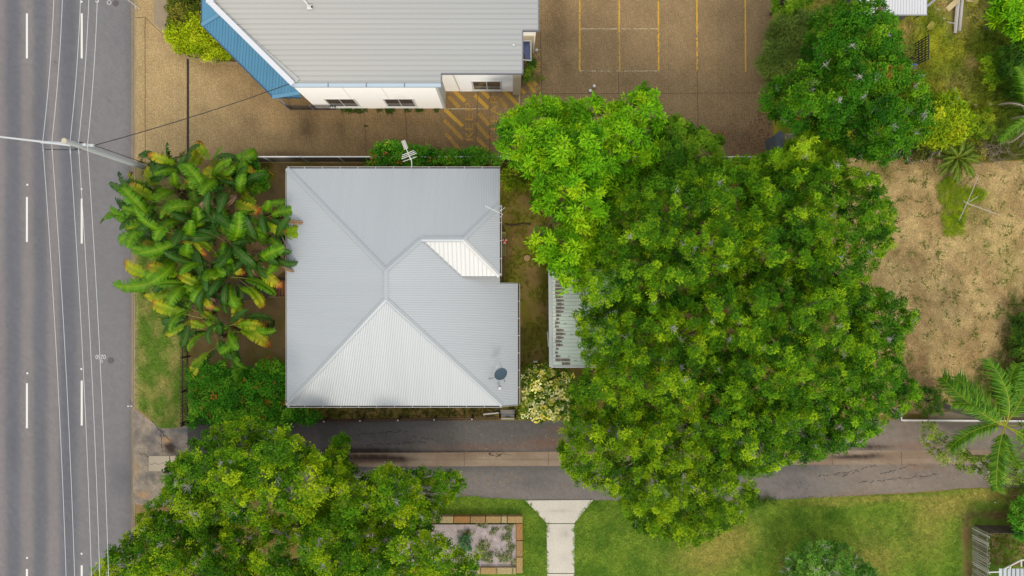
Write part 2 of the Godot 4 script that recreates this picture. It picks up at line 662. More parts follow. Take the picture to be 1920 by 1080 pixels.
# Tufts strewn over an outline; colf(u, v) gives the tint, or black for none.
func strew(called: String, mesh: Mesh, m: Material, px: Array, per: float, y: float, size: float, colf: Callable, parent: Node3D = self, by := 0.0) -> MultiMeshInstance3D:
	var poly := ragged(poly_px(px), by)
	var lo := poly[0]
	var hi := poly[0]
	for p in poly:
		lo = lo.min(p)
		hi = hi.max(p)
	var where := []
	var tint := PackedColorArray()
	for i in int((hi.x - lo.x) * (hi.y - lo.y) * per):
		var p := Vector2(rng.randf_range(lo.x, hi.x), rng.randf_range(lo.y, hi.y))
		if not Geometry2D.is_point_in_polygon(p, poly):
			continue
		var c: Color = colf.call(p.x / S + 960.0, p.y / S + 540.0)
		if c.r + c.g + c.b <= 0.0:
			continue
		var k := size * rng.randf_range(0.7, 1.3)
		where.append(Transform3D(Basis(Vector3.UP, rng.randf() * TAU).scaled(Vector3(k, k * rng.randf_range(0.8, 1.2), k)), Vector3(p.x, y, p.y)))
		tint.append(c * rng.randf_range(0.68, 1.28))
	return copies(called, mesh, m, where, tint, parent)


# How strongly the round stains and painted shadows [u, v, radius along u, radius along v, strength] cover a place.
func stain_and_shadow(u: float, v: float, list: Array) -> float:
	var t := 0.0
	for q in list:
		var d := Vector2((u - q[0]) / q[2], (v - q[1]) / q[3]).length_squared()
		if d < 4.0:
			t += q[4] * exp(-d * 1.5) * (1.0 + 0.5 * nb.get_noise_2d(u * 0.12, v * 0.12))
	return t


func N1(u: float, v: float) -> float: return na.get_noise_2d(u, v)
func N2(u: float, v: float) -> float: return nb.get_noise_2d(u * 0.1, v * 0.1)
func N3(u: float, v: float) -> float: return nc.get_noise_2d(u, v)


# A grain of its own for each place, -1 to 1.
func grit(u: float, v: float) -> float:
	var k := sin(u * 12.9898 + v * 78.233) * 43758.5453
	return (k - floorf(k)) * 2.0 - 1.0


func _ready() -> void:
	# camera, straight down
	var cam := Camera3D.new()
	cam.name = "camera"
	add_child(cam)
	cam.position = Vector3(0, D, 0)
	cam.rotation_degrees = Vector3(-90, 0, 0)
	cam.fov = rad_to_deg(2.0 * atan(540.0 * S / D))
	cam.near = 0.5
	cam.far = 1500.0
	cam.current = true
	# a bright overcast sky and a veiled sun in the direction of the photograph's lower edge
	var sky_m := ProceduralSkyMaterial.new()
	sky_m.sky_top_color = Color(0.97, 0.98, 1.0)
	sky_m.sky_horizon_color = Color(0.97, 0.97, 0.97)
	sky_m.sky_curve = 0.3
	sky_m.ground_horizon_color = Color(0.6, 0.6, 0.58)
	sky_m.ground_bottom_color = Color(0.35, 0.36, 0.3)
	sky_m.sun_angle_max = 40.0
	sky_m.sun_curve = 0.3
	var sky := Sky.new()
	sky.sky_material = sky_m
	var env := Environment.new()
	env.background_mode = Environment.BG_SKY
	env.sky = sky
	env.background_energy_multiplier = 0.95
	env.ambient_light_source = Environment.AMBIENT_SOURCE_SKY
	env.tonemap_mode = Environment.TONE_MAPPER_LINEAR
	env.tonemap_exposure = 1.5
	env.sdfgi_enabled = true
	env.ssao_enabled = true
	env.ssil_enabled = true
	var we := WorldEnvironment.new()
	we.name = "world_environment"
	we.environment = env
	add_child(we)
	var sun := DirectionalLight3D.new()
	sun.name = "sun"
	sun.light_color = Color(1.0, 0.96, 0.9)
	sun.light_energy = 0.5
	sun.light_angular_distance = 12.0
	sun.shadow_enabled = true
	add_child(sun)
	sun.look_at_from_position(Vector3(4, 17, 19), Vector3.ZERO)

	rng.seed = 4711
	na.seed = 3
	na.frequency = 0.008
	nb.seed = 5
	nb.frequency = 0.6
	nc.seed = 7
	nc.frequency = 0.12
	tex.fine = noise_tex(FastNoiseLite.TYPE_SIMPLEX, 0.16, 0.45, 1.0, 3, 0.7)
	tex.pebble = noise_tex(FastNoiseLite.TYPE_CELLULAR, 0.055, 0.55, 1.0, 2, 0.6)
	tex.soft = noise_tex(FastNoiseLite.TYPE_SIMPLEX, 0.02, 0.86, 1.0, 5, 0.6)
	M.leaf = vmat(0.6, null, 1.0, 0.2)
	M.leaf.backlight_enabled = true
	M.leaf.backlight = Color(0.42, 0.42, 0.18)
	M.paddle = vmat(0.5, null, 1.0, 0.28)
	M.paddle.backlight_enabled = true
	M.paddle.backlight = Color(0.22, 0.22, 0.08)
	M.grass = vmat(0.8, null, 1.0, 0.2)
	M.grass.backlight_enabled = true
	M.grass.backlight = Color(0.4, 0.4, 0.2)
	M.petal = vmat(0.6)
	M.bark = mat(C(105, 92, 78), 0.9)
	M.pale_bark = mat(C(150, 142, 130), 0.9)
	M.twig = mat(C(190, 185, 175), 0.85)
	M.paint = vmat(0.8)
	M.metal = vmat(0.5, null, 1.0, 0.5)
	M.metal.metallic = 0.25
	M.white = mat(C(232, 230, 224), 0.6)
	M.cream = mat(C(228, 212, 180), 0.8)
	M.grey = mat(C(175, 178, 178), 0.6)
	M.galv = mat(C(190, 195, 198), 0.45, 0.4)
	M.dark = mat(C(40, 38, 38), 0.7)
	M.glass = mat(C(58, 62, 68), 0.08, 0.0, 0.6)
	M.concrete = vmat(0.9, tex.soft, 2.5, 0.3)
	M.timber = mat(C(125, 82, 50), 0.8)
	build_ground()
	build_house()
	build_shop()
	build_sheds()
	build_fences()
	build_pole()
	build_trees()
	build_paddles()
	build_palms()
	build_small_things()
	build_grass()


# ---------- the ground and what is painted on it
func build_ground() -> void:
	var plane := PlaneMesh.new()
	plane.size = Vector2(900, 900)
	var base := part("ground", plane, mat(C(95, 100, 60), 0.95))
	base.position.y = -0.16
	struct(base)

	var road_c := func(u: float, v: float) -> Color:
		var c := C(132, 129, 130)
		var band := 0.0
		for q in [[22, 17, 1.0], [74, 15, 1.0], [127, 17, 1.0], [-30, 14, 0.8]]:
			band += q[2] * exp(-pow((u + 3.0 * N2(u * 0.2, v * 0.1) - q[0]) / q[1], 4.0))
		c = c.lerp(C(102, 104, 111), clampf(band, 0, 1) * 0.72)
		if u < 110.0:
			c = c.lerp(C(148, 135, 130), 0.3 * (1.0 - clampf(band, 0, 1)))
		c = c.lerp(C(110, 104, 104), smoothstep(225.0, 243.0, u) * 0.25)
		return c * (1.0 + 0.09 * N1(u, v * 0.25) + 0.05 * N3(u * 0.7, v * 0.7) + 0.07 * grit(u, v)) * (1.0 - stain_and_shadow(u, v, [[101, 115, 3, 5, 0.3], [203, 190, 2, 2, 0.3], [150, 282, 30, 3, 0.1], [60, 210, 8, 30, 0.1], [115, 560, 10, 60, 0.08], [215, 900, 12, 40, 0.08], [190, 480, 14, 60, 0.06], [22, 840, 10, 40, 0.1]]))  # also paints the crossarm's shadow as a thin dark line on the asphalt
	var road := patch("road", [-60, -120, 243.5, -120, 243.5, 1200, -60, 1200], -0.1, M_road(), road_c, 0.16)
	patch("road", [-900, -120, -60, -120, -60, 1200, -900, 1200], -0.1, M_road(), road_c, 3.0)
	patch("road", [-900, -2600, 243.5, -2600, 243.5, -120, -900, -120], -0.1, M_road(), road_c, 3.0)
	patch("road", [-900, 1200, 243.5, 1200, 243.5, 3700, -900, 3700], -0.1, M_road(), road_c, 3.0)
	var white_paint := mat(C(238, 236, 228), 0.7)
	for row in [[48.5, [-240, 24, 369, 719, 1068]], [151.5, [-240, 24, 372, 714, 1061]]]:
		for v in row[1]:
			var a := W(row[0], v)
			a.y = -0.096
			piece("lane_dash", paint(Vector3.ZERO, Vector3(0, 0, 2.93), 0.13, -0.6), white_paint, road, Transform3D(Basis.IDENTITY, a))
	var stud := SphereMesh.new()
	stud.radius = 0.075
	stud.height = 0.07
	stud.radial_segments = 10
	stud.rings = 5
	for q in [[49.5, 346, "outer lane, just past the power pole"], [151.5, 354, "lane nearer the kerb, just past the power pole"], [49.5, 700, "outer lane, level with the survey numbers"], [151, 692, "lane nearer the kerb, beside the survey numbers"], [151.5, 1039, "lane nearer the kerb, by the overhanging tree"], [49, 1047, "outer lane, level with the overhanging tree"], [151.5, 2, "lane nearer the kerb, level with the shop's awning"]]:
		var o := thing("road_stud", "white road stud in the " + q[2], "road stud", W(q[0], q[1]) + Vector3(0, -0.09, 0), "white studs between the lane dashes")
		piece("dome", stud, white_paint, o)
	for q in [[206, 676, "dark round manhole cover beside the white survey numbers on the road"], [215, 5, "dark round manhole cover on the road near a small white ring"]]:
		var s := st()
		disc(s, W(q[0], q[1]) + Vector3(0, -0.099, 0), 0.2, 0.012, 20)
		disc(s, W(q[0], q[1]) + Vector3(0, -0.088, 0), 0.16, 0.006, 20)
		tag(part("manhole_cover", done(s), mat(C(98, 90, 88), 0.7)), q[2], "manhole cover")
	lettering("survey_mark", "0250", 187, 669.5, 0.27, PI, -0.095, white_paint, road, 0.82)
	lettering("survey_mark", "G", 188.5, 678, 0.2, PI, -0.095, white_paint, road)
	ring("survey_ring", W(203, 3.5) + Vector3(0, -0.096, 0), 0.11, 0.03, white_paint, road)
	var s := st()
	for q in [[178, 0, 178, 2.6], [178, 2.6, 183, 2.6], [183, -1, 183, 2.6]]:
		beam(s, W(q[0], q[1]) + Vector3(0, -0.095, 0), W(q[2], q[3]) + Vector3(0, -0.095, 0), 0.04, 0.004)
	piece("survey_square", done(s), white_paint, road)
	# gutter and kerb
	var gutter_c := func(u, v): return C(152, 139, 120) * (1.0 + 0.12 * N2(u, v * 0.5) + 0.08 * N3(u, v)) * (1.0 - 0.3 * smoothstep(246.5, 243.5, u))
	patch("gutter", [243, -120, 250, -120, 250, 1200, 243, 1200], -0.088, M.concrete, gutter_c, 0.12)
	s = st()
	var kx := W(250, 0).x
	for run in [[-120, 768], [944, 1200]]:
		s.set_color(C(165, 150, 128))
		var z0 := W(0, run[0]).z
		var z1 := W(0, run[1]).z
		var n := int((z1 - z0))
		for i in n:
			var a := Vector3(kx, 0, lerpf(z0, z1, float(i) / n))
			var b := Vector3(kx, 0, lerpf(z0, z1, float(i + 1) / n) - 0.004)
			s.set_color(C(165, 150, 128) * rng.randf_range(0.9, 1.06))
			quad(s, a + Vector3(0, -0.088, 0), a + Vector3(0.05, 0.022, 0), b + Vector3(0.05, 0.022, 0), b + Vector3(0, -0.088, 0))
			quad(s, a + Vector3(0.05, 0.022, 0), a + Vector3(0.13, 0.022, 0), b + Vector3(0.13, 0.022, 0), b + Vector3(0.05, 0.022, 0))
	struct(part("kerb", done(s), vmat(0.9)))

	# bare earth under the yards
	var earth := func(u: float, v: float) -> Color:
		var c := C(160, 130, 84).lerp(C(126, 116, 46), clampf(0.5 + N1(u * 2.0, v * 2.0) * 1.2, 0, 1))
		if u > 935.0 and u < 1040.0 and v > 300.0:
			c = c.lerp(C(136, 140, 42), clampf(0.35 + N1(u * 2.5 + 400, v * 2.5) * 1.6, 0, 1))
			c = c.lerp(C(150, 100, 75), stain_and_shadow(u, v, [[975, 432, 18, 12, 0.5], [1018, 560, 8, 12, 0.5], [1000, 620, 20, 12, 0.2]]))
		if u < 540.0:
			c = c.lerp(C(150, 128, 92), clampf(N1(u * 3.0, v * 3.0) + 0.35, 0, 0.9))
		return c * (1.0 + 0.2 * N2(u, v) + 0.15 * N3(u, v))
	patch("yard", [250, -120, 2060, -120, 2060, 1200, 250, 1200], 0.0, vmat(0.95, tex.fine, 1.1), func(u, v): return earth.call(u, v), 0.3)
	struct(part("yard", box_mesh(Vector3(260, 0.1, 260), W(250, 540) + Vector3(130.02, -0.07, 0)), mat(C(98, 100, 60), 0.95)))

	# exposed aggregate: tan at the road, browner behind
	var lot := func(u: float, v: float) -> Color:
		var c := C(185, 158, 112).lerp(C(152, 125, 86), smoothstep(310.0, 620.0, u + 40.0 * N1(u, v)))
		c = c.lerp(C(154, 129, 93), smoothstep(800.0, 1050.0, u))
		c = c.lerp(C(205, 178, 130), clampf(stain_and_shadow(u, v, [[268, 275, 14, 22, 0.5], [300, 120, 30, 90, 0.15], [262, 60, 8, 60, 0.3]]), 0, 0.6))
		c = c.lerp(C(78, 60, 44), clampf(stain_and_shadow(u, v, [[578, 235, 18, 40, 0.55], [640, 240, 12, 40, 0.25], [760, 275, 180, 22, 0.35], [1045, 40, 25, 90, 0.35], [1065, 125, 14, 18, 0.35], [880, 240, 60, 50, 0.2], [1340, 260, 90, 30, 0.4], [1440, 120, 22, 130, 0.4], [1300, 90, 30, 90, 0.12], [520, 290, 120, 9, 0.5], [405, 120, 50, 10, 0.15], [1180, 150, 120, 20, 0.15]]), 0, 0.75))  # dark spots: stains, plus painted shadows beside the shop and the trees
		c = c.lerp(C(176, 148, 108), clampf(stain_and_shadow(u, v, [[1040, 135, 20, 22, 0.4], [1260, 60, 60, 90, 0.15], [1180, 30, 30, 60, 0.1]]), 0, 0.5))
		return c * (1.0 + 0.14 * N1(u * 2, v * 2) + 0.1 * N2(u, v) + 0.05 * N3(u, v) + 0.04 * grit(u, v))
	var lot_m := vmat(0.92, tex.pebble, 1.6, 0.3)
	var park := patch("car_park", [253.5, -120, 1447, -120, 1450, 291, 340, 300, 330, 303, 253.5, 303], 0.008, lot_m, lot, 0.2)
	var joint := mat(C(105, 82, 58), 0.95)
	for q in [[272, 33, 272, 303], [253, 33, 273, 33], [273, 33, 345, 104], [345, 104, 353, 112], [683, 208, 687, 290], [985, 176, 1440, 174], [1160, 133, 1160, 175], [1307, 130, 1309, 240], [920, 168, 918, 290], [896, 168, 892, 290], [760, 206, 765, 290], [1013, 60, 1016, 175]]:
		s = st()
		var a := W(q[0], q[1], 0.011)
		var b := W(q[2], q[3], 0.011)
		for i in 12:
			beam(s, a.lerp(b, i / 12.0) + Vector3(rng.randf_range(-0.02, 0.02), 0, 0), a.lerp(b, (i + 1) / 12.0), 0.035, 0.004)
		piece("joint", done(s), joint, park)
	var yellow := mat(C(222, 172, 44), 0.85)
	var faded := mat(C(206, 162, 56), 0.85)
	var dim := mat(C(184, 142, 62), 0.9)
	var chalk := mat(C(200, 185, 150), 0.85)
	for q in [[1087, -60, 1087, 133, 0.2], [1161, -60, 1161, 60, 0.15], [1161, 60, 1162, 133, 0.5], [1234, -60, 1235, 133, 0.25], [1306, -60, 1307, 60, 0.2], [1307, 60, 1307, 133, 0.5], [1397, -60, 1398, 135, 0.12]]:
		piece("bay_line", paint(W(q[0], q[1], 0.0125), W(q[2], q[3], 0.0125), 0.1, q[4]), yellow, park)
	for q in [[1087, 54, 1235, 54, 0.45], [1087, 133, 1237, 133, 0.6], [832, 204, 893, 204, 0.2], [896, 204, 916, 204, 0.4], [938, 204, 974, 204, 0.7], [974, 177, 974, 203, 0.15]]:
		piece("bay_line", paint(W(q[0], q[1], 0.0125), W(q[2], q[3], 0.0125), 0.07, q[4]), chalk, park)
	for q in [[841, 181, 862, 202, 0.3], [851, 170, 872, 190, 0.1], [890, 178, 915, 203, 0.08], [902, 168, 917, 184, 0.1], [938, 184, 950, 203, 0.45], [944, 169, 974, 200, 0.1], [834, 205, 868, 237, 0.25], [833, 225, 868, 262, 0.4], [898, 212, 917, 235, 0.35], [892, 230, 917, 260, 0.4], [894, 258, 916, 282, 0.3], [836, 250, 863, 282, 0.55], [1000, 153, 1006, 161, 0.1], [990, 155, 1003, 174, 0.15], [992, 133, 1004, 143, 0.5], [975, 166, 984, 175, 0.2]]:
		piece("hatch_stripe", paint(W(q[0], q[1], 0.0125), W(q[2], q[3], 0.0125), 0.24, q[4] - 0.2), faded if q[4] < 0.3 else dim, park)
	lettering("lettering", "KEEP", 880, 229, 0.5, PI / 2, 0.013, dim, park, 1.7)
	lettering("lettering", "CLEAR", 927, 222, 0.5, PI / 2, 0.013, dim, park, 1.55)
	lettering("lettering", "DIE", 1008.5, 124, 0.32, PI / 2, 0.013, yellow, park, 1.1)
	lettering("lettering", "S", 1008.5, 104, 0.32, PI / 2, 0.013, faded, park, 1.1)
	lettering("lettering", "S", 1008.5, 166, 0.32, PI / 2, 0.013, faded, park, 1.1)
	# footpath slab and garden edge at the corner of the shop
	patch("footpath", [288, -120, 316, -120, 316, 72, 311, 66, 288, 43], 0.016, M.concrete, func(u, v): return C(165, 148, 122) * (1.0 + 0.15 * N2(u, v)), 0.2)
	patch("garden_bed", [316, -120, 402, -120, 384, 40, 440, 112, 380, 105, 345, 96, 316, 70], 0.02, vmat(0.95, tex.fine, 1.1), func(_u, _v): return C(70, 58, 40), 0.4)
	s = st()
	var edge := [W(308, 66, 0.06), W(345, 103, 0.06), W(356, 110, 0.06), W(400, 116, 0.06), W(447, 119, 0.06)]
	for i in edge.size() - 1:
		beam(s, edge[i], edge[i + 1], 0.16, 0.14)
	struct(part("garden_edging", done(s), mat(C(176, 150, 110), 0.9)))

	# grass verge
	var verge_c := func(u: float, v: float) -> Color:
		var c := C(98, 128, 42).lerp(C(160, 152, 84), clampf(0.22 + N1(u * 3, v * 2) * 1.3, 0, 1))
		c = c.lerp(C(175, 160, 105), smoothstep(268, 253, u) * 0.6)
		c = c.lerp(C(150, 128, 88), smoothstep(400, 330, v) * 0.7)
		return c * (1.0 + 0.15 * N3(u, v) + 0.14 * N2(u, v) + 0.12 * grit(u, v))
	patch("verge", [253.5, 296, 352, 296, 352, 798, 322, 803, 300, 803, 284, 790, 270, 773, 253.5, 764], 0.004, vmat(0.95, tex.fine, 0.9), func(u, v): return verge_c.call(u, v), 0.2, 0.05)

	# the broken crossover and the lane behind it
	var cross_c := func(u: float, v: float) -> Color:
		var t := clampf(0.5 + N1(u * 2.5, v * 2.5 + 300) * 1.3 + 0.35 * N2(u, v), 0, 1)
		var c := C(140, 130, 120).lerp(C(178, 162, 140), t)
		c = c.lerp(C(108, 106, 108), clampf(stain_and_shadow(u, v, [[300, 812, 16, 12, 0.6], [345, 806, 40, 9, 0.8], [305, 925, 14, 12, 0.4], [400, 815, 60, 30, 0.9]]), 0, 1))
		c = c.lerp(C(58, 44, 34), clampf(stain_and_shadow(u, v, [[318, 838, 14, 12, 1.2], [327, 850, 12, 6, 0.6]]), 0, 0.9))
		c = c.lerp(C(196, 152, 104), clampf(stain_and_shadow(u, v, [[312, 825, 10, 6, 1.0], [268, 928, 14, 8, 0.7], [256, 880, 8, 20, 0.4]]), 0, 0.8))
		return c * (1.0 + 0.14 * N3(u, v) + 0.16 * N2(u, v) + 0.14 * grit(u, v))
	patch("crossover", [249.5, 762, 262, 774, 285, 791, 320, 803, 352, 800, 405, 800, 405, 940, 330, 950, 249.5, 946], 0.001, M.concrete, cross_c, 0.12, 0.03)
	var lane_c := func(u: float, v: float) -> Color:
		var c := C(110, 106, 101).lerp(C(132, 125, 118), smoothstep(873, 900, v))
		c = c.lerp(C(142, 130, 117), smoothstep(1500, 1620, u))
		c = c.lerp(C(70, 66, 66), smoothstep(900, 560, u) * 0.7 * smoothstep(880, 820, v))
		c = c.lerp(C(42, 32, 28), clampf(stain_and_shadow(u, v, [[700, 845, 90, 5, 1.1], [640, 845, 60, 9, 0.8], [860, 848, 160, 2.5, 0.8], [1635, 838, 40, 6, 0.9], [1600, 850, 60, 5, 0.5]]), 0, 0.9))
		c = c.lerp(C(150, 100, 66), clampf(stain_and_shadow(u, v, [[1030, 830, 60, 14, 0.4], [1050, 806, 30, 6, 0.4], [900, 838, 120, 8, 0.3], [1720, 876, 40, 5, 0.5], [1720, 836, 70, 9, 0.35], [1640, 930, 120, 5, 0.3]]), 0, 0.7))
		c = c.lerp(C(80, 78, 82), clampf(stain_and_shadow(u, v, [[1010, 905, 60, 18, 0.3], [1490, 905, 40, 16, 0.35]]), 0, 0.6))  # the right patch is a plant's shadow painted into the asphalt colour
		return c * (1.0 + 0.12 * N1(u, v * 3) + 0.12 * N2(u * 0.6, v * 1.5) + 0.08 * N3(u, v) + 0.08 * grit(u, v))
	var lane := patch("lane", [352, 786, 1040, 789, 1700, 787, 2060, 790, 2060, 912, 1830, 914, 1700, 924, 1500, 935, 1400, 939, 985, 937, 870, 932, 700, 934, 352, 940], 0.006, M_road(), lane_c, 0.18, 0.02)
	var strip_c := func(u: float, v: float) -> Color:
		var c := C(165, 146, 124).lerp(C(150, 128, 106), clampf(0.5 + N1(u, v * 4) * 1.5, 0, 1))
		c = c.lerp(C(56, 44, 38), clampf(stain_and_shadow(u, v, [[690, 858, 70, 8, 1.2], [740, 862, 40, 6, 0.8], [620, 862, 70, 12, 0.9], [1600, 857, 55, 5, 1.3], [1640, 852, 20, 4, 0.6], [1000, 861, 60, 3, 0.25]]), 0, 0.92))
		return c * (1.0 + 0.1 * N2(u, v) + 0.06 * N3(u, v))
	var drain := patch("concrete_strip", [560, 850, 800, 848.5, 1100, 846.5, 1600, 844.5, 2060, 842, 2060, 868, 1600, 871, 1100, 873, 560, 876], 0.012, M.concrete, strip_c, 0.14)
	for u in [660, 727, 870, 1028, 1160, 1290, 1420, 1560, 1690, 1820]:
		s = st()
		beam(s, W(u, 847, 0.0145), W(u + 1, 873, 0.0145), 0.03, 0.004)
		piece("joint", done(s), joint, drain)
	s = st()
	beam(s, W(560, 863, 0.0145), W(2060, 857, 0.0145), 0.02, 0.003)
	piece("joint", done(s), mat(C(132, 114, 94), 0.9), drain)
	var crack := mat(C(48, 42, 40), 0.95)
	for q in [[670, 814, 765, 808], [772, 818, 815, 826], [650, 836, 800, 828], [1535, 893, 1610, 882], [1580, 894, 1650, 868], [1650, 890, 1720, 868], [690, 833, 700, 838], [925, 848, 950, 856], [1610, 905, 1760, 890], [300, 803, 305, 850], [262, 850, 300, 862], [285, 790, 330, 840]]:
		s = st()
		var p := W(q[0], q[1], 0.0095)
		var to := W(q[2], q[3], 0.0095)
		var n := maxi(4, int(p.distance_to(to) / 0.12))
		var last := p
		for i in range(1, n + 1):
			var next := p.lerp(to, float(i) / n) + Vector3(rng.randf_range(-0.05, 0.05), 0, rng.randf_range(-0.07, 0.07))
			if rng.randf() < 0.85:
				beam(s, last, next, rng.randf_range(0.012, 0.045), 0.003)
			if rng.randf() < 0.2:
				beam(s, next, next + Vector3(rng.randf_range(-0.25, 0.25), 0, rng.randf_range(-0.25, 0.25)), 0.015, 0.003)
			last = next
		piece("crack", done(s), crack, lane)
	for q in [[280, 854.5, 318.5, 883], [320, 854.5, 346, 882]]:
		var slab := thing("concrete_slab", "pale cracked concrete slab at the road end of the lane, " + ("the longer of two" if q[0] < 300 else "half under the tree"), "concrete slab", W((q[0] + q[2]) * 0.5, (q[1] + q[3]) * 0.5))
		s = st()
		var size := W(q[2], q[3]) - W(q[0], q[1])
		block(s, Vector3(0, 0.035, 0), Vector3(size.x, 0.09, size.z), 0.012)
		piece("slab", done(s), mat(C(204, 188, 160), 0.9), slab)
		s = st()
		for i in 7:
			beam(s, Vector3(lerpf(-0.6, 0.6, i / 7.0) * size.x * 0.8, 0.0815, 0.08 * sin(i * 2.3)), Vector3(lerpf(-0.6, 0.6, (i + 1) / 7.0) * size.x * 0.8, 0.0815, 0.08 * sin(i * 2.3 + 2.3)), 0.02, 0.003)
		piece("crack", done(s), crack, slab)

	# lawns
	var lawn_c := func(u: float, v: float) -> Color:
		var c := C(112, 140, 42).lerp(C(84, 120, 32), clampf(0.4 + N1(u * 1.6, v * 1.6) * 1.4, 0, 1))
		c = c.lerp(C(160, 150, 72), clampf(stain_and_shadow(u, v, [[1370, 1010, 60, 40, 0.9], [1320, 1050, 70, 40, 0.8], [1780, 950, 50, 22, 0.9], [1740, 980, 50, 70, 0.6], [1850, 925, 60, 10, 0.9], [1640, 1060, 50, 30, 0.5], [1650, 935, 200, 6, 0.8], [1560, 945, 100, 6, 0.5], [1640, 1040, 80, 30, 0.35], [1860, 930, 60, 14, 0.6], [1640, 1000, 60, 40, 0.2]]) + 0.25 * N2(u, v), 0, 0.9))
		c = c.lerp(C(120, 92, 62), clampf(stain_and_shadow(u, v, [[1870, 965, 60, 10, 1.0], [1812, 1000, 12, 40, 1.0], [1815, 1070, 10, 40, 1.0], [1905, 940, 20, 30, 0.8], [1470, 1060, 8, 30, 1.0]]), 0, 0.95))
		return c * (1.0 + 0.14 * N3(u, v) + 0.16 * N2(u, v) + 0.14 * grit(u, v))
	patch("lawn", [820, 931, 985, 937, 1110, 938, 1400, 940, 1500, 934, 1700, 926, 1830, 916, 2060, 913, 2060, 1200, 560, 1200, 560, 935], 0.004, vmat(0.95, tex.fine, 0.9), func(u, v): return lawn_c.call(u, v), 0.22, 0.03)
	M.lawn_c = lawn_c
	M.verge_c = verge_c
	# straw coloured back yard
	var straw_c := func(u: float, v: float) -> Color:
		var c := C(200, 174, 120).lerp(C(172, 146, 98), clampf(0.4 + N1(u * 2, v * 2) * 1.4, 0, 1))
		c = c.lerp(C(166, 136, 88), (0.25 + 0.25 * sin(u * 0.33 + N1(u, v) * 6.0)) * smoothstep(560.0, 680.0, v))
		c = c.lerp(C(128, 126, 58), clampf(stain_and_shadow(u, v, [[1830, 395, 60, 60, 0.6], [1895, 520, 25, 120, 0.5], [1660, 330, 20, 30, 0.5], [1850, 470, 40, 30, 0.3], [1760, 320, 40, 30, 0.4], [1640, 300, 60, 30, 0.5]]) + 0.35 * N2(u, v) - 0.1, 0, 0.85))
		c = c.lerp(C(118, 88, 62), clampf(stain_and_shadow(u, v, [[1710, 690, 30, 60, 0.6], [1880, 560, 20, 30, 0.5], [1760, 720, 60, 14, 0.5], [1655, 320, 14, 14, 0.4]]), 0, 0.8))
		return c * (1.0 + 0.14 * N3(u, v) + 0.16 * N2(u, v) + 0.14 * grit(u, v))
	M.straw_c = straw_c
	patch("dry_yard", [1560, 296, 1640, 300, 1720, 292, 1800, 310, 1920, 300, 2060, 300, 2060, 700, 1960, 740, 1700, 778, 1560, 780], 0.004, vmat(0.95, tex.fine, 1.0), func(u, v): return straw_c.call(u, v), 0.22, 0.08)
	var wild_c := func(u: float, v: float) -> Color:
		var c := C(156, 158, 44).lerp(C(112, 130, 34), clampf(0.5 + N1(u * 2, v * 2) * 1.4, 0, 1))
		c = c.lerp(C(176, 150, 98), clampf(stain_and_shadow(u, v, [[1700, 50, 20, 20, 0.5], [1815, 120, 14, 16, 0.9], [1800, 40, 30, 40, 0.6], [1690, 70, 16, 20, 0.7], [1770, 10, 30, 20, 0.8], [1720, 110, 20, 20, 0.3], [1790, 160, 40, 30, 0.4], [1845, 20, 20, 30, 0.7], [1540, 10, 20, 20, 0.6]]), 0, 0.85))
		c = c.lerp(C(66, 92, 24), smoothstep(1815, 1880, u) * 0.8)
		c = c.lerp(C(90, 80, 44), smoothstep(230, 300, v) * 0.6)
		return c * (1.0 + 0.14 * N3(u, v) + 0.18 * N2(u, v) + 0.14 * grit(u, v))
	M.wild_c = wild_c
	patch("wild_grass_ground", [1447, -120, 2060, -120, 2060, 304, 1920, 298, 1800, 306, 1720, 290, 1640, 298, 1450, 292], 0.003, vmat(0.95, tex.fine, 1.0), func(u, v): return wild_c.call(u, v), 0.25, 0.06)

	# pale path with its joints
	var path := thing("path", "", "", Vector3.ZERO)
	path.remove_meta("label")
	path.remove_meta("category")
	struct(path)
	var path_m: Material = M.concrete
	for q in [[985, 938, 1112, 937, 1077, 980.6, 1025, 980.6], [1025, 982, 1077, 982, 1077, 1074, 1025.5, 1074], [1025.5, 1075.4, 1077, 1075.4, 1077, 1160, 1025.5, 1160]]:
		patch("slab", q, 0.045, path_m, func(u, v): return C(220, 212, 196) * (1.0 + 0.06 * N1(u * 3, v * 3) + 0.04 * N2(u, v)) * (1.0 - clampf(stain_and_shadow(u, v, [[1050, 957, 25, 3, 0.2], [1062, 1000, 16, 16, 0.16], [1060, 1045, 14, 14, 0.1], [1030, 1000, 8, 30, 0.08]]), 0, 0.3)), 0.12, 0.0, path)
	var sides := st()
	for q in [[985, 938, 1025, 981], [1025, 981, 1025, 1160], [1077, 1160, 1077, 981], [1077, 981, 1112, 937]]:
		var a := W(q[0], q[1])
		var b := W(q[2], q[3])
		quad(sides, a, a + Vector3(0, 0.045, 0), b + Vector3(0, 0.045, 0), b)
	part("slab_side", done(sides), mat(C(190, 180, 164), 0.9), path)
	# grey-brown concrete in front of the house steps
	patch("entry_path", [352, 548, 470, 520, 541, 520, 541, 556, 470, 562, 352, 580], 0.012, M.concrete, func(u, v): return C(112, 98, 82) * (1.0 + 0.15 * N2(u, v)), 0.2, 0.02)
	patch("shed_path", [1740, 772, 2060, 774, 2060, 785, 1740, 785], 0.03, M.concrete, func(u, v): return C(168, 152, 122) * (1.0 + 0.12 * N2(u, v)), 0.3)


func M_road() -> StandardMaterial3D:
	if not M.has("road"):
		M.road = vmat(0.9, tex.fine, 0.75, 0.35)
	return M.road


func box_mesh(size: Vector3, c := Vector3.ZERO, yaw := 0.0) -> ArrayMesh:
	var s := st()
	box(s, c, size, yaw)
	return done(s)


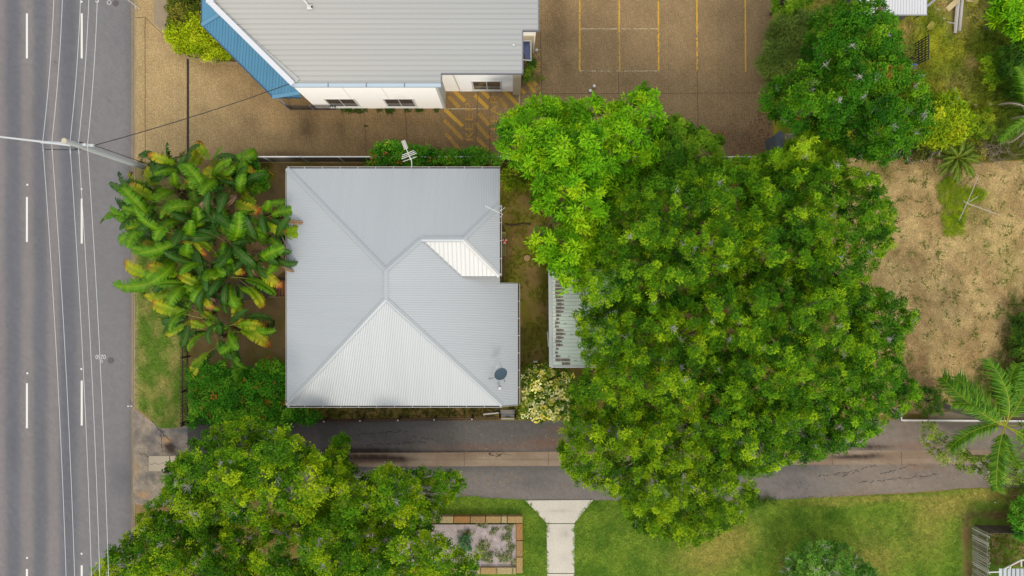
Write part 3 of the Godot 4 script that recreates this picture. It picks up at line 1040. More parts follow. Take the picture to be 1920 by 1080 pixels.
func ring(called: String, c: Vector3, r: float, w: float, m: Material, parent: Node3D) -> void:
	var s := st()
	for i in 16:
		var a := TAU * i / 16.0
		var b := TAU * (i + 1) / 16.0
		var d := Vector3(cos(a), 0, sin(a))
		var e := Vector3(cos(b), 0, sin(b))
		quad(s, c + d * r, c + d * (r + w), c + e * (r + w), c + e * r)
	piece(called, done(s), m, parent)


# Letters flat on the ground round the place (u, v); turn 0 reads along +u.
func lettering(called: String, text: String, u: float, v: float, high: float, turn: float, y: float, m: Material, parent: Node3D, stretch := 1.0) -> void:
	var f := SystemFont.new()
	f.font_names = PackedStringArray(["Droid Sans"])
	f.font_weight = 400
	var t := TextMesh.new()
	t.font = f
	t.text = text
	t.font_size = 64
	t.pixel_size = high / 46.0
	t.depth = 0.003
	t.curve_step = 3.0
	var at := W(u, v)
	at.y = y
	piece(called, t, m, parent, Transform3D(Basis(Vector3.UP, turn) * Basis(Vector3.RIGHT, -PI / 2) * Basis.from_scale(Vector3(stretch, 1, 1)), at))


# ---------- the house
func build_house() -> void:
	var t := thing("house", "single storey house under a pale blue-grey corrugated hip roof with a short ridge", "house", Vector3(-6.5, 0, 0))
	var xw := -13.49
	var zn := -7.16
	var zs := 7.05
	var p1 := Vector3(-7.06, 6.3, -0.98)
	var p2 := Vector3(-7.06, 6.3, 0.625)
	var r1 := Vector3(-5.185, 5.49, -2.763)
	var r2 := Vector3(-2.8, 5.49, -2.763)
	var a := Vector3(-0.72, 4.54, -4.864)
	var b := Vector3(-0.72, 4.54, -0.687)
	var c := Vector3(-2.986, 4.54, -0.687)
	var nw := Vector3(xw, 3.5, zn)
	var ne := Vector3(-0.72, 3.5, zn)
	var sw := Vector3(xw, 3.5, zs)
	var se := Vector3(-0.578, 3.5, zs)
	var he := func(x: float) -> float: return 6.3 - 0.432 * (x + 7.06)
	var ex := 0.347
	var e1 := Vector3(ex, he.call(ex), zs)
	var e2 := Vector3(ex, he.call(ex), -0.25)
	var e3 := Vector3(-0.72, he.call(-0.72), -0.25)
	var e4 := Vector3(-0.72, he.call(-0.72), -0.687)
	var wave := []
	for i in 6:
		wave.append([0.1 * i / 6.0, 0.0055 * sin(TAU * i / 6.0)])
	var roof_c := func(x: float, z: float) -> Color:
		var u := x / S
		var v := z / S
		return C(193, 198, 201) * (1.0 + 0.045 * N1(u * 1.5, v * 1.5) + 0.025 * N2(u, v) + 0.02 * N3(u * 0.5, v * 4.0)) * (1.0 - clampf(stain_and_shadow(u + 960.0, v + 540.0, [[915, 695, 14, 10, 0.08], [560, 330, 20, 40, 0.05]]), 0, 0.3))  # the spot beside the dish is its shadow, painted into the roof colour
	for q in [["roof_sheeting", [nw, ne, a, r2, r1, p1], Vector3(0, 0, 1), "north"], ["roof_sheeting", [nw, p1, p2, sw], Vector3(1, 0, 0), ""], ["roof_sheeting", [sw, p2, se], Vector3(0, 0, 1), ""], ["roof_sheeting", [p1, r1, c, e4, e3, e2, e1, se, p2], Vector3(1, 0, 0), ""], ["roof_sheeting", [r2, a, b], Vector3(1, 0, 0), ""]]:
		var s := st()
		ribbed(s, q[1], q[2], 0.1, wave, roof_c)
		part(q[0], done(s), M.metal, t)
	var wide := [[0.0, 0.0], [0.19, 0.0], [0.2, 0.03], [0.22, 0.03], [0.23, 0.0]]
	var s2 := st()
	ribbed(s2, [r1, r2, b, c], Vector3(0, 0, 1), 0.245, wide, func(x, z): return C(214, 216, 214) * (1.0 + 0.04 * N2(x / S, z / S)))
	var gable_sheet := part("roof_sheeting", done(s2), M.metal, t)
	gable_sheet.set_meta("label", "whiter sheeting with wide pans over the rear wing")
	# cappings over ridges and hips, with rolled edges
	var up := Vector3(0, 0.02, 0)
	for q in [[p1, p2], [nw, p1], [sw, p2], [p2, se], [p1, r1], [r1, r2], [r2, a], [r2, b]]:
		var s := st()
		var f: Vector3 = (q[1] - q[0]).normalized()
		var r := f.cross(Vector3.UP).normalized()
		s.set_color(C(194, 199, 202) if q[1] != b else C(222, 223, 220))
		var i0: Vector3 = q[0] + up
		var i1: Vector3 = q[1] + up
		for side in [-1.0, 1.0]:
			var low: Vector3 = r * side * 0.13 - Vector3(0, 0.034, 0)
			quad(s, i0 + Vector3(0, 0.03, 0), i0 + low, i1 + low, i1 + Vector3(0, 0.03, 0))
			beam(s, i0 + low + Vector3(0, 0.012, 0), i1 + low + Vector3(0, 0.006, 0), 0.018, 0.016)
		beam(s, i0 + Vector3(0, 0.035, 0), i1 + Vector3(0, 0.03, 0), 0.035, 0.02)
		part("ridge_capping", done(s), M.metal, t)
	var s := st()
	s.set_color(C(160, 166, 170))
	beam(s, r1 + up, c + up, 0.12, 0.012)
	part("valley_gutter", done(s), M.metal, t)
	# gutters: an open trough with leaf dirt in it
	var gutter_m := mat(C(205, 203, 198), 0.5, 0.2)
	var dirt := mat(C(70, 58, 48), 0.95)
	for q in [[nw, ne, Vector3(0, 0, -1), 0.1], [sw, nw, Vector3(-1, 0, 0), 0.06], [sw, se, Vector3(0, 0, 1), 0.1], [e2, e1, Vector3(1, 0, 0), 0.12], [a, b, Vector3(1, 0, 0), 0.11], [c, b, Vector3(0, 0, 1), 0.08], [e3, e2, Vector3(0, 0, -1), 0.05], [se, e1, Vector3(0, 0, 1), 0.05]]:
		s = st()
		var out: Vector3 = q[2]
		var w: float = q[3]
		var dn := Vector3(0, -0.05, 0)
		beam(s, q[0] + out * w * 0.5 + dn + Vector3(0, -0.05, 0), q[1] + out * w * 0.5 + dn + Vector3(0, -0.05, 0), w, 0.01)
		beam(s, q[0] + out * w + dn, q[1] + out * w + dn, 0.025, 0.11)
		beam(s, q[0] + out * 0.005 + dn + Vector3(0, -0.02, 0), q[1] + out * 0.005 + dn + Vector3(0, -0.02, 0), 0.015, 0.07)
		var g := part("gutter", done(s), gutter_m, t)
		if w > 0.08:
			s = st()
			beam(s, q[0] + out * w * 0.5 + dn + Vector3(0, -0.035, 0), q[1] + out * w * 0.5 + dn + Vector3(0, -0.035, 0), w * 0.75, 0.014)
			part("leaf_dirt", done(s), dirt, g)
			var n := int(q[0].distance_to(q[1]) / 1.0)
			for i in range(1, n):
				var m: Vector3 = q[0].lerp(q[1], float(i) / n) + Vector3(0, 0.006, 0)
				s = st()
				beam(s, m - out * 0.02, m + out * (w + 0.02), 0.03, 0.008)
				part("strap", done(s), gutter_m, g)
	# soffit, walls, windows, door
	var wall_m := mat(C(214, 208, 196), 0.75)
	s = st()
	prism(s, PackedVector2Array([Vector2(xw + 0.5, zn + 0.5), Vector2(-1.1, zn + 0.5), Vector2(-1.1, -0.3), Vector2(-0.25, 0.2), Vector2(-0.25, zs - 0.5), Vector2(xw + 0.5, zs - 0.5)]), 0.6, 3.3)
	part("wall", done(s), wall_m, t)
	s = st()
	tri(s, c + Vector3(0, -0.03, -0.03), b + Vector3(-0.03, -0.03, -0.03), Vector3(-0.75, e4.y - 0.01, -0.717))
	quad(s, a + Vector3(-0.35, 0.02, 0.1), b + Vector3(-0.35, -0.2, -0.03), Vector3(-1.07, 3.3, -0.72), Vector3(-1.07, 3.3, -4.8))
	part("gable_wall", done(s), wall_m, t)
	s = st()
	prism(s, PackedVector2Array([Vector2(xw, zn), Vector2(-0.74, zn), Vector2(-0.74, -0.27), Vector2(-0.3, -0.27), Vector2(-0.3, zs), Vector2(xw, zs)]), 3.24, 3.28)
	part("soffit", done(s), mat(C(200, 198, 190), 0.8), t)
	s = st()
	for i in 5:
		for j in 5:
			box(s, Vector3(lerpf(xw + 0.8, -1.3, i / 4.0), 0.3, lerpf(zn + 0.8, zs - 0.8, j / 4.0)), Vector3(0.2, 0.6, 0.2))
	part("stumps", done(s), M.dark, t).set_meta("kind", "stuff")
	for q in [[Vector3(xw + 0.5, 2.0, -4.8), 0, 1.5], [Vector3(xw + 0.5, 2.0, 3.6), 0, 1.8], [Vector3(-10.5, 2.0, zs - 0.5), 1, 1.5], [Vector3(-6.5, 2.0, zs - 0.5), 1, 1.2], [Vector3(-3.0, 2.0, zs - 0.5), 1, 1.5], [Vector3(-0.25, 2.0, 4.5), 0, 1.5], [Vector3(-9.5, 2.0, zn + 0.5), 1, 1.5], [Vector3(-4.5, 2.0, zn + 0.5), 1, 1.5]]:
		var size := Vector3(0.06, 1.2, q[2]) if q[1] == 0 else Vector3(q[2], 1.2, 0.06)
		var w := part("window", box_mesh(size + Vector3(0.03, 0.12, 0.03) + (Vector3(0, 0, 0.1) if q[1] == 0 else Vector3(0.1, 0, 0)), q[0]), M.white, t)
		part("pane", box_mesh(size + (Vector3(0.05, 0, 0) if q[1] == 0 else Vector3(0, 0, 0.05)), q[0]), M.glass, w)
	var door := part("door", box_mesh(Vector3(0.08, 2.05, 0.9), Vector3(xw + 0.5, 1.65, 0.0)), mat(C(80, 60, 45), 0.6), t)
	part("handle", box_mesh(Vector3(0.06, 0.12, 0.04), Vector3(xw + 0.43, 1.6, 0.35)), M.galv, door)
	# timber steps that climb under the eave
	var steps := thing("front_steps", "brown timber steps of narrow boards rising under the house eave", "steps", W(524, 541))
	for i in 6:
		var x := W(513.5 + i * 5.2, 0, 0.12 + i * 0.1).x
		s = st()
		block(s, Vector3(x, 0.12 + i * 0.1, W(0, 541, 0.4).z), Vector3(0.15, 0.04, 0.95), 0.008)
		part("tread", done(s), mat(C(150, 98, 62) * rng.randf_range(0.85, 1.1), 0.8), steps)
	for z in [0.5, -0.5]:
		s = st()
		beam(s, W(510, 541) + Vector3(0, 0.0, z), W(541, 541, 0.65) + Vector3(0, 0, z), 0.05, 0.14)
		part("stringer", done(s), mat(C(128, 82, 52), 0.8), steps)
	s = st()
	block(s, W(520, 556.5, 0.09), Vector3(1.1, 0.18, 0.12), 0.02)
	tag(part("timber_edging", done(s), mat(C(160, 132, 92), 0.9)), "short tan timber edging along the path beside the front steps", "edging")
	build_roof_things()


func build_roof_things() -> void:
	# dish
	var foot := Vector3(-0.55, 3.5, 5.15)
	var t := thing("satellite_dish", "dark blue-grey oval satellite dish on a tripod at the house roof corner", "satellite dish", foot)
	var at := W(940, 703, 4.65)
	var aim := Vector3(-0.35, 0.62, -0.66).normalized()
	var s := st()
	var x := aim.cross(Vector3.UP).normalized()
	var y := x.cross(aim)
	for i in 5:
		for k in 20:
			var q := []
			for d in [[0, 0], [1, 0], [1, 1], [0, 1]]:
				var r: float = (i + d[0]) / 5.0
				var a: float = TAU * (k + d[1]) / 20.0
				q.append(at + (x * cos(a) * 0.4 + y * sin(a) * 0.46) * r + aim * 0.1 * r * r)
			quad(s, q[0], q[1], q[2], q[3])
	part("reflector", done(s), mat(C(84, 106, 120), 0.55, 0.1), t)
	s = st()
	tube(s, [at - y * 0.3, at + aim * 0.5 - y * 0.25], 0.014, 0.012, 5)
	box(s, at + aim * 0.5 - y * 0.25, Vector3(0.09, 0.09, 0.09))
	part("feed_arm", done(s), M.galv, t)
	for q in [[-0.75, 0.35], [0.2, 0.55], [0.0, -0.3]]:
		s = st()
		var g := Vector3(at.x + q[0], 0, at.z + q[1])
		g.y = 6.3 - 0.432 * (g.x + 7.06) + 0.02
		tube(s, [at - aim * 0.04 - Vector3(0, 0.1, 0), g], 0.018, 0.018, 5)
		part("leg", done(s), mat(C(120, 126, 130), 0.5, 0.4), t)
	# vent
	var v := W(937, 728, 3.8)
	v.y = 6.3 - 0.432 * (v.x + 7.06)
	t = thing("roof_vent", "small white capped vent pipe below the satellite dish", "vent", v)
	s = st()
	tube(s, [Vector3(0, -0.05, 0), Vector3(0, 0.28, 0)], 0.05, 0.05, 10)
	piece("pipe", done(s), M.white, t)
	s = st()
	disc(s, Vector3(0, 0.28, 0), 0.085, 0.05, 12)
	piece("cap", done(s), M.white, t)
	s = st()
	disc(s, Vector3(0, 0.0, 0), 0.1, 0.04, 12)
	piece("flashing", done(s), M.galv, t)
	# short aerial at the rear eave
	var base := Vector3(-0.66, 4.5, -4.1)
	t = thing("roof_aerial", "short television aerial on the east eave with its bars half folded", "aerial", base)
	s = st()
	tube(s, [base, base + Vector3(0, 0.9, 0)], 0.02, 0.02, 6)
	part("mast", done(s), M.galv, t)
	s = st()
	beam(s, W(909, 386, 5.4), W(938, 400, 5.4), 0.03, 0.03)
	part("boom", done(s), M.white, t)
	for q in [[937, 397, 947, 389], [938, 396, 941, 388], [936, 399, 943, 402], [943, 401, 938, 407], [927, 394, 934, 398]]:
		s = st()
		tube(s, [W(q[0], q[1], 5.42), W(q[2], q[3], 5.5)], 0.012, 0.01, 5)
		part("element", done(s), M.white, t)
	# big yagi on a bent mast over the north eave
	var foot2 := W(772, 313, 3.5)
	t = thing("yagi_aerial", "large white comb shaped television aerial on a bent mast above the hedge", "aerial", foot2)
	s = st()
	tube(s, [foot2, W(772, 306, 4.4), W(771, 298, 5.0), W(767, 292, 5.4)], 0.03, 0.025, 6)
	part("mast", done(s), M.white, t)
	s = st()
	beam(s, W(756, 264, 5.5), W(770, 300, 5.5), 0.035, 0.035)
	part("boom", done(s), M.white, t)
	var dir := (W(770, 300, 5.5) - W(756, 264, 5.5)).normalized()
	var across := Vector3(-dir.z, 0, dir.x)
	for i in 11:
		s = st()
		var m := W(756, 264, 5.53).lerp(W(761.5, 279, 5.53), i / 10.0)
		tube(s, [m - across * 0.12, m + across * 0.12], 0.014, 0.014, 5)
		part("element", done(s), M.white, t)
	for q in [[765, 286.5, 0.36], [766, 289.5, 0.42], [767, 292.5, 0.46]]:
		s = st()
		var m := W(q[0], q[1], 5.53)
		tube(s, [m - across * q[2], m + across * q[2]], 0.02, 0.02, 5)
		part("element", done(s), M.white, t)
	s = st()
	tube(s, [W(755, 303, 5.3), W(781, 294, 5.3)], 0.016, 0.016, 5)
	part("element", done(s), M.white, t)


# ---------- the shop
func build_shop() -> void:
	var t := thing("shop_building", "flat roofed commercial building with grey ribbed roof, white walls and blue awning", "building", Vector3(-7, 0, -18))
	var zw := -11.68
	var foot := PackedVector2Array([Vector2(-17.45, -29), Vector2(-17.45, -16.42), Vector2(-12.69, zw), Vector2(-4.46, zw), Vector2(-4.46, -12.8), Vector2(0.52, -12.8), Vector2(0.52, -15.25), Vector2(1.42, -15.25), Vector2(1.42, -29)])
	var s := st()
	prism(s, foot, 0.0, 4.85)
	part("wall", done(s), mat(Color(0.88, 0.86, 0.82), 0.85), t)
	# the return wall beside the recess, a smooth white bay and cream ends in the recess
	s = st()
	block(s, Vector3(-4.38, 2.42, -12.2), Vector3(0.16, 4.84, 1.1), 0.01)
	part("return_wall", done(s), mat(C(205, 205, 200), 0.85), t)  # side face of the white wall, its shade put into a greyer colour
	s = st()
	box(s, Vector3(-1.6, 2.45, -12.78), Vector3(3.3, 4.7, 0.04))
	part("white_panel", done(s), mat(Color(0.88, 0.89, 0.9), 0.7), t)
	s = st()
	box(s, Vector3(0.3, 2.4, -12.72), Vector3(0.5, 4.8, 0.3))
	part("corner_pier", done(s), mat(C(228, 212, 180), 0.85), t)
	s = st()
	tube(s, [Vector3(-3.6, 4.8, -12.66), Vector3(-3.5, 3.4, -12.7), Vector3(-3.35, 0.1, -12.74)], 0.03, 0.03, 6)
	part("downpipe", done(s), M.white, t)
	for x in [-9.9, -7.6]:
		s = st()
		box(s, Vector3(x, 2.4, zw + 0.002), Vector3(0.02, 4.7, 0.006))
		part("wall_joint", done(s), mat(C(215, 208, 192), 0.9), t)
	# roof
	var roof := [Vector3(-17.2, 4.98, -29), Vector3(-17.2, 4.98, -16.3), Vector3(-12.5, 4.98, -11.82), Vector3(-4.08, 4.98, -11.82), Vector3(-4.08, 4.98, -12.38), Vector3(0.62, 4.98, -12.38), Vector3(0.62, 4.98, -14.86), Vector3(1.54, 4.98, -14.86), Vector3(1.54, 4.98, -29)]
	s = st()
	ribbed(s, roof, Vector3(1, 0, 0), 0.3, [[0.0, 0.0], [0.235, 0.0], [0.25, 0.032], [0.272, 0.032], [0.287, 0.0]], func(x, z):
		var u: float = x / S
		var v: float = z / S
		return C(186, 187, 184).lerp(C(202, 199, 190), smoothstep(-4.0, -14.0, x) * 0.8) * (1.0 + 0.05 * N1(u, v * 2.0) + 0.04 * N2(u * 0.5, v * 2.0) + 0.03 * N3(u * 0.3, v)))
	part("roof_sheeting", done(s), M.metal, t)
	var trim := mat(C(120, 120, 128), 0.6)
	s = st()
	for q in [[roof[3], roof[4]], [roof[4], roof[5]], [roof[5], roof[6]], [roof[6], roof[7]], [roof[7], roof[8]]]:
		beam(s, q[0] + Vector3(0, -0.05, 0), q[1] + Vector3(0, -0.05, 0), 0.07, 0.14)
	part("roof_trim", done(s), trim, t)
	s = st()
	prism(s, PackedVector2Array([Vector2(-4.08, -12.38), Vector2(0.6, -12.38), Vector2(0.6, -12.85), Vector2(-4.08, -12.85)]), 4.86, 4.9)
	part("soffit", done(s), M.white, t)
	s = st()
	prism(s, PackedVector2Array([Vector2(0.3, -14.87), Vector2(1.5, -14.87), Vector2(1.5, -29), Vector2(0.3, -29)]), 4.86, 4.9)
	part("soffit", done(s), M.white, t)
	# parapets and the pale gutter over the long white wall
	s = st()
	beam(s, Vector3(-17.37, 5.02, -16.45), Vector3(-12.6, 5.02, -11.74), 0.3, 0.36)
	beam(s, Vector3(-17.37, 5.02, -29), Vector3(-17.37, 5.02, -16.4), 0.42, 0.38)
	part("parapet", done(s), mat(C(226, 228, 232), 0.6), t)
	s = st()
	beam(s, Vector3(-17.1, 5.03, -16.1), Vector3(-12.35, 5.03, -11.95), 0.28, 0.03)
	part("flashing", done(s), mat(C(190, 190, 186), 0.6), t)
	s = st()
	beam(s, Vector3(-12.6, 4.97, -11.7), Vector3(-4.1, 4.97, -11.7), 0.2, 0.16)
	part("gutter", done(s), mat(C(188, 206, 218), 0.55), t)
	for x in [-8.4, -10.6, -6.2]:
		part("gutter_bracket", box_mesh(Vector3(0.05, 0.02, 0.24), Vector3(x, 5.06, -11.7)), trim, t)
	# windows with white frames, two lights and a rail each
	for q in [[-10.67, zw, 1.75], [-7.03, zw, 1.75], [-1.58, -12.76, 1.72]]:
		var f := part("window", box_mesh(Vector3(q[2] + 0.16, 1.7, 0.06), Vector3(q[0], 1.5, q[1] + 0.02)), M.white, t)
		for side in [-1, 1]:
			part("pane", box_mesh(Vector3(q[2] * 0.5 - 0.06, 0.95, 0.02), Vector3(q[0] + side * q[2] * 0.25, 1.82, q[1] + 0.055)), M.glass, f)
			part("pane", box_mesh(Vector3(q[2] * 0.5 - 0.06, 0.42, 0.02), Vector3(q[0] + side * q[2] * 0.25, 1.0, q[1] + 0.055)), M.glass, f)
		part("sill", box_mesh(Vector3(q[2] + 0.24, 0.06, 0.16), Vector3(q[0], 0.62, q[1] + 0.06)), M.white, f)
	# blue awning
	var ia := Vector3(-17.5, 3.5, -16.42)
	var ib := Vector3(-12.72, 3.5, -11.7)
	var oc := Vector3(-14.53, 3.0, -11.58)
	var od := Vector3(-18.83, 3.0, -15.95)
	var oe := Vector3(-12.78, 3.0, -11.58)
	var blue := func(x: float, z: float) -> Color: return C(86, 146, 178) * (1.0 + 0.12 * N2(x / S, z / S) + 0.08 * N3(x / S, z / S))
	var knots := [[0.0, 0.0], [0.15, 0.0], [0.165, 0.03], [0.185, 0.03], [0.2, 0.0]]
	s = st()
	ribbed(s, [ib, ia, od, oc], Vector3(-0.28, 0, 1), 0.215, knots, blue)
	part("awning_sheeting", done(s), M.metal, t)
	s = st()
	ribbed(s, [ib, oc, oe], Vector3(0.25, 0, 1), 0.25, knots, blue)
	part("awning_sheeting", done(s), M.metal, t)
	s = st()
	s.set_color(C(92, 154, 188))
	quad(s, ia, od, Vector3(od.x, 3.0, -18.2), Vector3(ia.x, 3.5, -18.2))
	quad(s, Vector3(ia.x, 3.52, -17.6), Vector3(od.x - 0.25, 3.05, -17.6), Vector3(od.x - 0.25, 3.05, -29), Vector3(ia.x, 3.52, -29))
	part("awning_sheeting", done(s), M.metal, t)
	s = st()
	s.set_color(C(104, 160, 190))
	for q in [[ia, od], [ib, oc]]:
		s = st()
		s.set_color(C(104, 160, 190))
		beam(s, q[0] + Vector3(0, 0.03, 0), q[1] + Vector3(0, 0.03, 0), 0.22, 0.03)
		part("hip_capping", done(s), M.metal, t)
	s = st()
	for q in [[od + Vector3(0, 0, -2), od], [od, oc], [oc, oe], [Vector3(od.x - 0.25, 3.0, -29), Vector3(od.x - 0.25, 3.0, -17.6)], [Vector3(od.x - 0.25, 3.0, -17.6), Vector3(od.x, 3.0, -17.6)]]:
		beam(s, q[0] + Vector3(0, -0.07, 0), q[1] + Vector3(0, -0.07, 0), 0.08, 0.18)
	part("awning_fascia", done(s), mat(C(64, 84, 110), 0.6), t)
	for q in [[oc.x + 0.1, oc.z - 0.12], [-16.6, -13.8], [od.x + 0.12, od.z]]:
		s = st()
		tube(s, [Vector3(q[0], 0, q[1]), Vector3(q[0], 3.0, q[1])], 0.05, 0.05, 8)
		part("awning_post", done(s), M.grey, t)
	# blue canopy over the rear door
	s = st()
	beam(s, W(982, 94, 2.6), W(994.5, 94, 2.4), 1.16, 0.03)
	var can := part("door_canopy", done(s), mat(C(60, 74, 118), 0.3), t)
	s = st()
	beam(s, W(995.5, 77, 2.42), W(995.5, 113, 2.42), 0.06, 0.06)
	beam(s, W(980, 112, 2.62), W(996, 113.5, 2.42), 0.06, 0.06)
	beam(s, W(980, 76.5, 2.62), W(996, 76.5, 2.42), 0.06, 0.06)
	part("frame", done(s), M.white, can)
	s = st()
	box(s, Vector3(1.0, 1.6, -15.23), Vector3(0.7, 3.2, 0.05))
	part("cream_panel", done(s), M.cream, t)
	s = st()
	ball(s, W(1006, 94, 0.5), Vector3.ONE * 0.1, func(_i, _j): return C(230, 228, 220), 6)
	var lamp := thing("wall_bracket", "small white round fitting at the foot of the cream rear wall", "fitting", W(1006, 94))
	part("globe", done(s), M.paint, lamp)
	s = st()
	beam(s, W(1006, 94), W(1006, 94, 0.5), 0.04, 0.04)
	part("stem", done(s), M.dark, lamp)
	# a roof vent and a pale patch on the roof
	var v := Vector3(W(581, 14, 5).x, 4.99, W(0, 14, 5).z)
	var vent := thing("roof_vent", "slim white vent pipe with a square base on the ribbed shop roof", "vent", v)
	piece("base", box_mesh(Vector3(0.3, 0.06, 0.26), Vector3(0, 0.05, 0)), M.white, vent)
	s = st()
	tube(s, [Vector3(0, 0.05, 0), Vector3(-0.3, 0.5, -0.35)], 0.04, 0.04, 8)
	piece("pipe", done(s), M.white, vent)
	s = st()
	ball(s, Vector3(0.14, 0.12, 0), Vector3.ONE * 0.06, func(_i, _j): return C(60, 60, 60), 5)
	piece("cap", done(s), M.paint, vent)
	s = st()
	disc(s, Vector3(W(963, 84.5, 5).x, 5.0, W(0, 84.5, 5).z), 0.06, 0.06, 8)
	tag(part("roof_plug", done(s), M.white), "tiny white plug near the rear edge of the shop roof", "roof plug")
	# the little gate of bars at the awning's end
	var gate := thing("bar_fence", "low black bar fence between the blue awning and the white shop wall", "fence", W(580, 203))
	for i in 31:
		var u := 533.0 + i * 3.3
		s = st()
		beam(s, W(u, 206 - maxf(0, (545 - u) * 0.8)), W(u, 206 - maxf(0, (545 - u) * 0.8), 0.0) + Vector3(0, 1.05, 0), 0.028, 0.028)
		part("bar", done(s), mat(C(58, 52, 56), 0.6), gate)
	for h in [0.12, 1.0]:
		s = st()
		beam(s, W(545, 206) + Vector3(0, h, 0), W(634, 206) + Vector3(0, h, 0), 0.04, 0.04)
		beam(s, W(545, 206) + Vector3(0, h, 0), W(532, 195.5) + Vector3(0, h, 0), 0.04, 0.04)
		part("rail", done(s), mat(C(70, 66, 70), 0.6), gate)
	for u in [545, 590, 634]:
		s = st()
		beam(s, W(u, 206), W(u, 206) + Vector3(0, 1.15, 0), 0.07, 0.07)
		part("post", done(s), mat(C(120, 124, 130), 0.6), gate)
	# long black drain across the forecourt
	var dr := thing("drain_grate", "long narrow black drain grate across the tan forecourt", "drain", W(352, 190))
	s = st()
	beam(s, W(352.3, 108, 0.014), W(352.3, 291, 0.014), 0.15, 0.006)
	part("channel", done(s), mat(C(38, 32, 30), 0.9), dr)
	s = st()
	for i in 130:
		beam(s, W(350.3, 108.6 + i * 1.4, 0.019), W(354.3, 108.6 + i * 1.4, 0.019), 0.018, 0.008)
	var bars := part("grate_bars", done(s), mat(C(66, 58, 54), 0.6, 0.3), dr)
	bars.set_meta("kind", "stuff")


func build_sheds() -> void:
	# pale green shed behind the house
	var h := 2.45
	var t := thing("garden_shed", "pale green ribbed shed roof with brown dirt between its ribs, half under trees", "shed", W(1085, 615))
	var a := W(1035, 505, h)
	var b := W(1160, 505, h + 0.12)
	var c := W(1160, 686, h + 0.12)
	var d := W(1036.5, 686, h)
	var s := st()
	var pitch := (d.z - a.z) / 26.0
	ribbed(s, [a, b, c, d], Vector3(1, 0, 0), pitch, [[0.0, 0.0], [pitch * 0.72, 0.0], [pitch * 0.79, 0.03], [pitch * 0.92, 0.03]], func(x, z):
		var u: float = x / (S * 0.945)
		var v: float = z / (S * 0.945)
		return C(226, 238, 218) * (1.0 + 0.05 * N2(u, v)))
	part("roof_sheeting", done(s), M.metal, t)
	# dirt that has settled in the low ends of the pans
	s = st()
	for i in 26:
		var z := a.z + pitch * (i + 0.36)
		var x := a.x + 0.18 + rng.randf_range(0, 0.08)
		var long := 0.42 + 0.16 * sin(i * 0.8) + rng.randf_range(-0.08, 0.1)
		if i < 3:
			long = 1.5 - i * 0.45
		elif i < 8:
			long = 0.9 - 0.06 * i
		if i == 13:
			long = 0.2
		if i == 24:
			long = 1.3
		if i == 25:
			x += 0.4
			long = 1.2
		var n := int(long / 0.06)
		var top0 := 0.5
		var low0 := 0.5
		for k in n:
			var top1 := rng.randf_range(0.4, 0.56)
			var low1 := rng.randf_range(0.42, 0.58)
			if k > n - 4:
				top1 *= 0.55
				low1 *= 0.7
			var y := h + 0.022 + 0.034 * (x - a.x) / 3.5
			s.set_color(C(166, 148, 136).lerp(C(122, 106, 96), 0.5 + 0.6 * N2(x * 90.0, z * 90.0)) * rng.randf_range(0.85, 1.12))
			quad(s, Vector3(x, y, z - top0 * pitch * 0.74), Vector3(x + 0.06, y + 0.0006, z - top1 * pitch * 0.74), Vector3(x + 0.06, y + 0.0006, z + low1 * pitch * 0.72), Vector3(x, y, z + low0 * pitch * 0.72))
			top0 = top1
			low0 = low1
			x += 0.06
	for i in 26:
		if rng.randf() < 0.5:
			var p := Vector3(a.x + rng.randf_range(0.7, 2.2), 0, a.z + pitch * (i + rng.randf_range(0.2, 0.6)))
			p.y = h + 0.03 + 0.03 * (p.x - a.x) / 3.5
			s.set_color(C(120, 116, 96))
			quad(s, p, p + Vector3(0.2, 0.004, 0.01), p + Vector3(0.17, 0.004, 0.035), p + Vector3(0.02, 0, 0.04))
	part("settled_dirt", done(s), vmat(0.95), t).set_meta("kind", "stuff")
	s = st()
	beam(s, W(1031.5, 505, h), W(1033, 688, h), 0.22, 0.09)
	part("gutter", done(s), mat(C(200, 204, 200), 0.6), t)
	s = st()
	beam(s, W(1033, 688, h), W(1160, 688, h), 0.09, 0.1)
	part("barge_trim", done(s), M.white, t)
	s = st()
	prism(s, PackedVector2Array([Vector2(a.x + 0.1, a.z), Vector2(b.x - 0.2, a.z), Vector2(b.x - 0.2, d.z - 0.1), Vector2(a.x + 0.1, d.z - 0.1)]), 0.0, 2.36)
	part("wall", done(s), mat(C(160, 168, 156), 0.8), t)
	s = st()
	beam(s, W(1026.5, 622, 1.2), W(1028.5, 650, 1.4), 0.06, 0.05)
	tag(part("leaning_batten", done(s), M.white), "thin white batten leaning on the green shed wall", "batten")
	# white shed at the top of the picture
	t = thing("white_shed", "white ribbed shed roof behind the tall trees at the frame top", "shed", W(1690, -20))
	var q := [W(1610, -80, 2.4), W(1738, -80, 2.4), W(1738, 27, 2.3), W(1610, 27, 2.3)]
	s = st()
	ribbed(s, q, Vector3(0, 0, 1), 0.175, [[0.0, 0.0], [0.12, 0.0], [0.135, 0.03], [0.16, 0.03]], func(x, z): return C(232, 232, 234) * (1.0 + 0.06 * N2(x / S, z / S)))
	part("roof_sheeting", done(s), M.metal, t)
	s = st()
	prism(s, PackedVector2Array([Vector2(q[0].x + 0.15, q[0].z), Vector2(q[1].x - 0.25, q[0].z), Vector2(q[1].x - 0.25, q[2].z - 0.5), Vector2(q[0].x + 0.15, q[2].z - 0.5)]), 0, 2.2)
	part("wall", done(s), mat(C(96, 94, 88), 0.8), t)  # dark grey stands in for the shadow band below the roof edge
	s = st()
	beam(s, W(1610, 28, 2.27), W(1738, 28, 2.27), 0.06, 0.08)
	part("fascia", done(s), M.grey, t)
	s = st()
	beam(s, W(1738, 12, 2.2), W(1757, -4, 1.2), 0.14, 0.03)
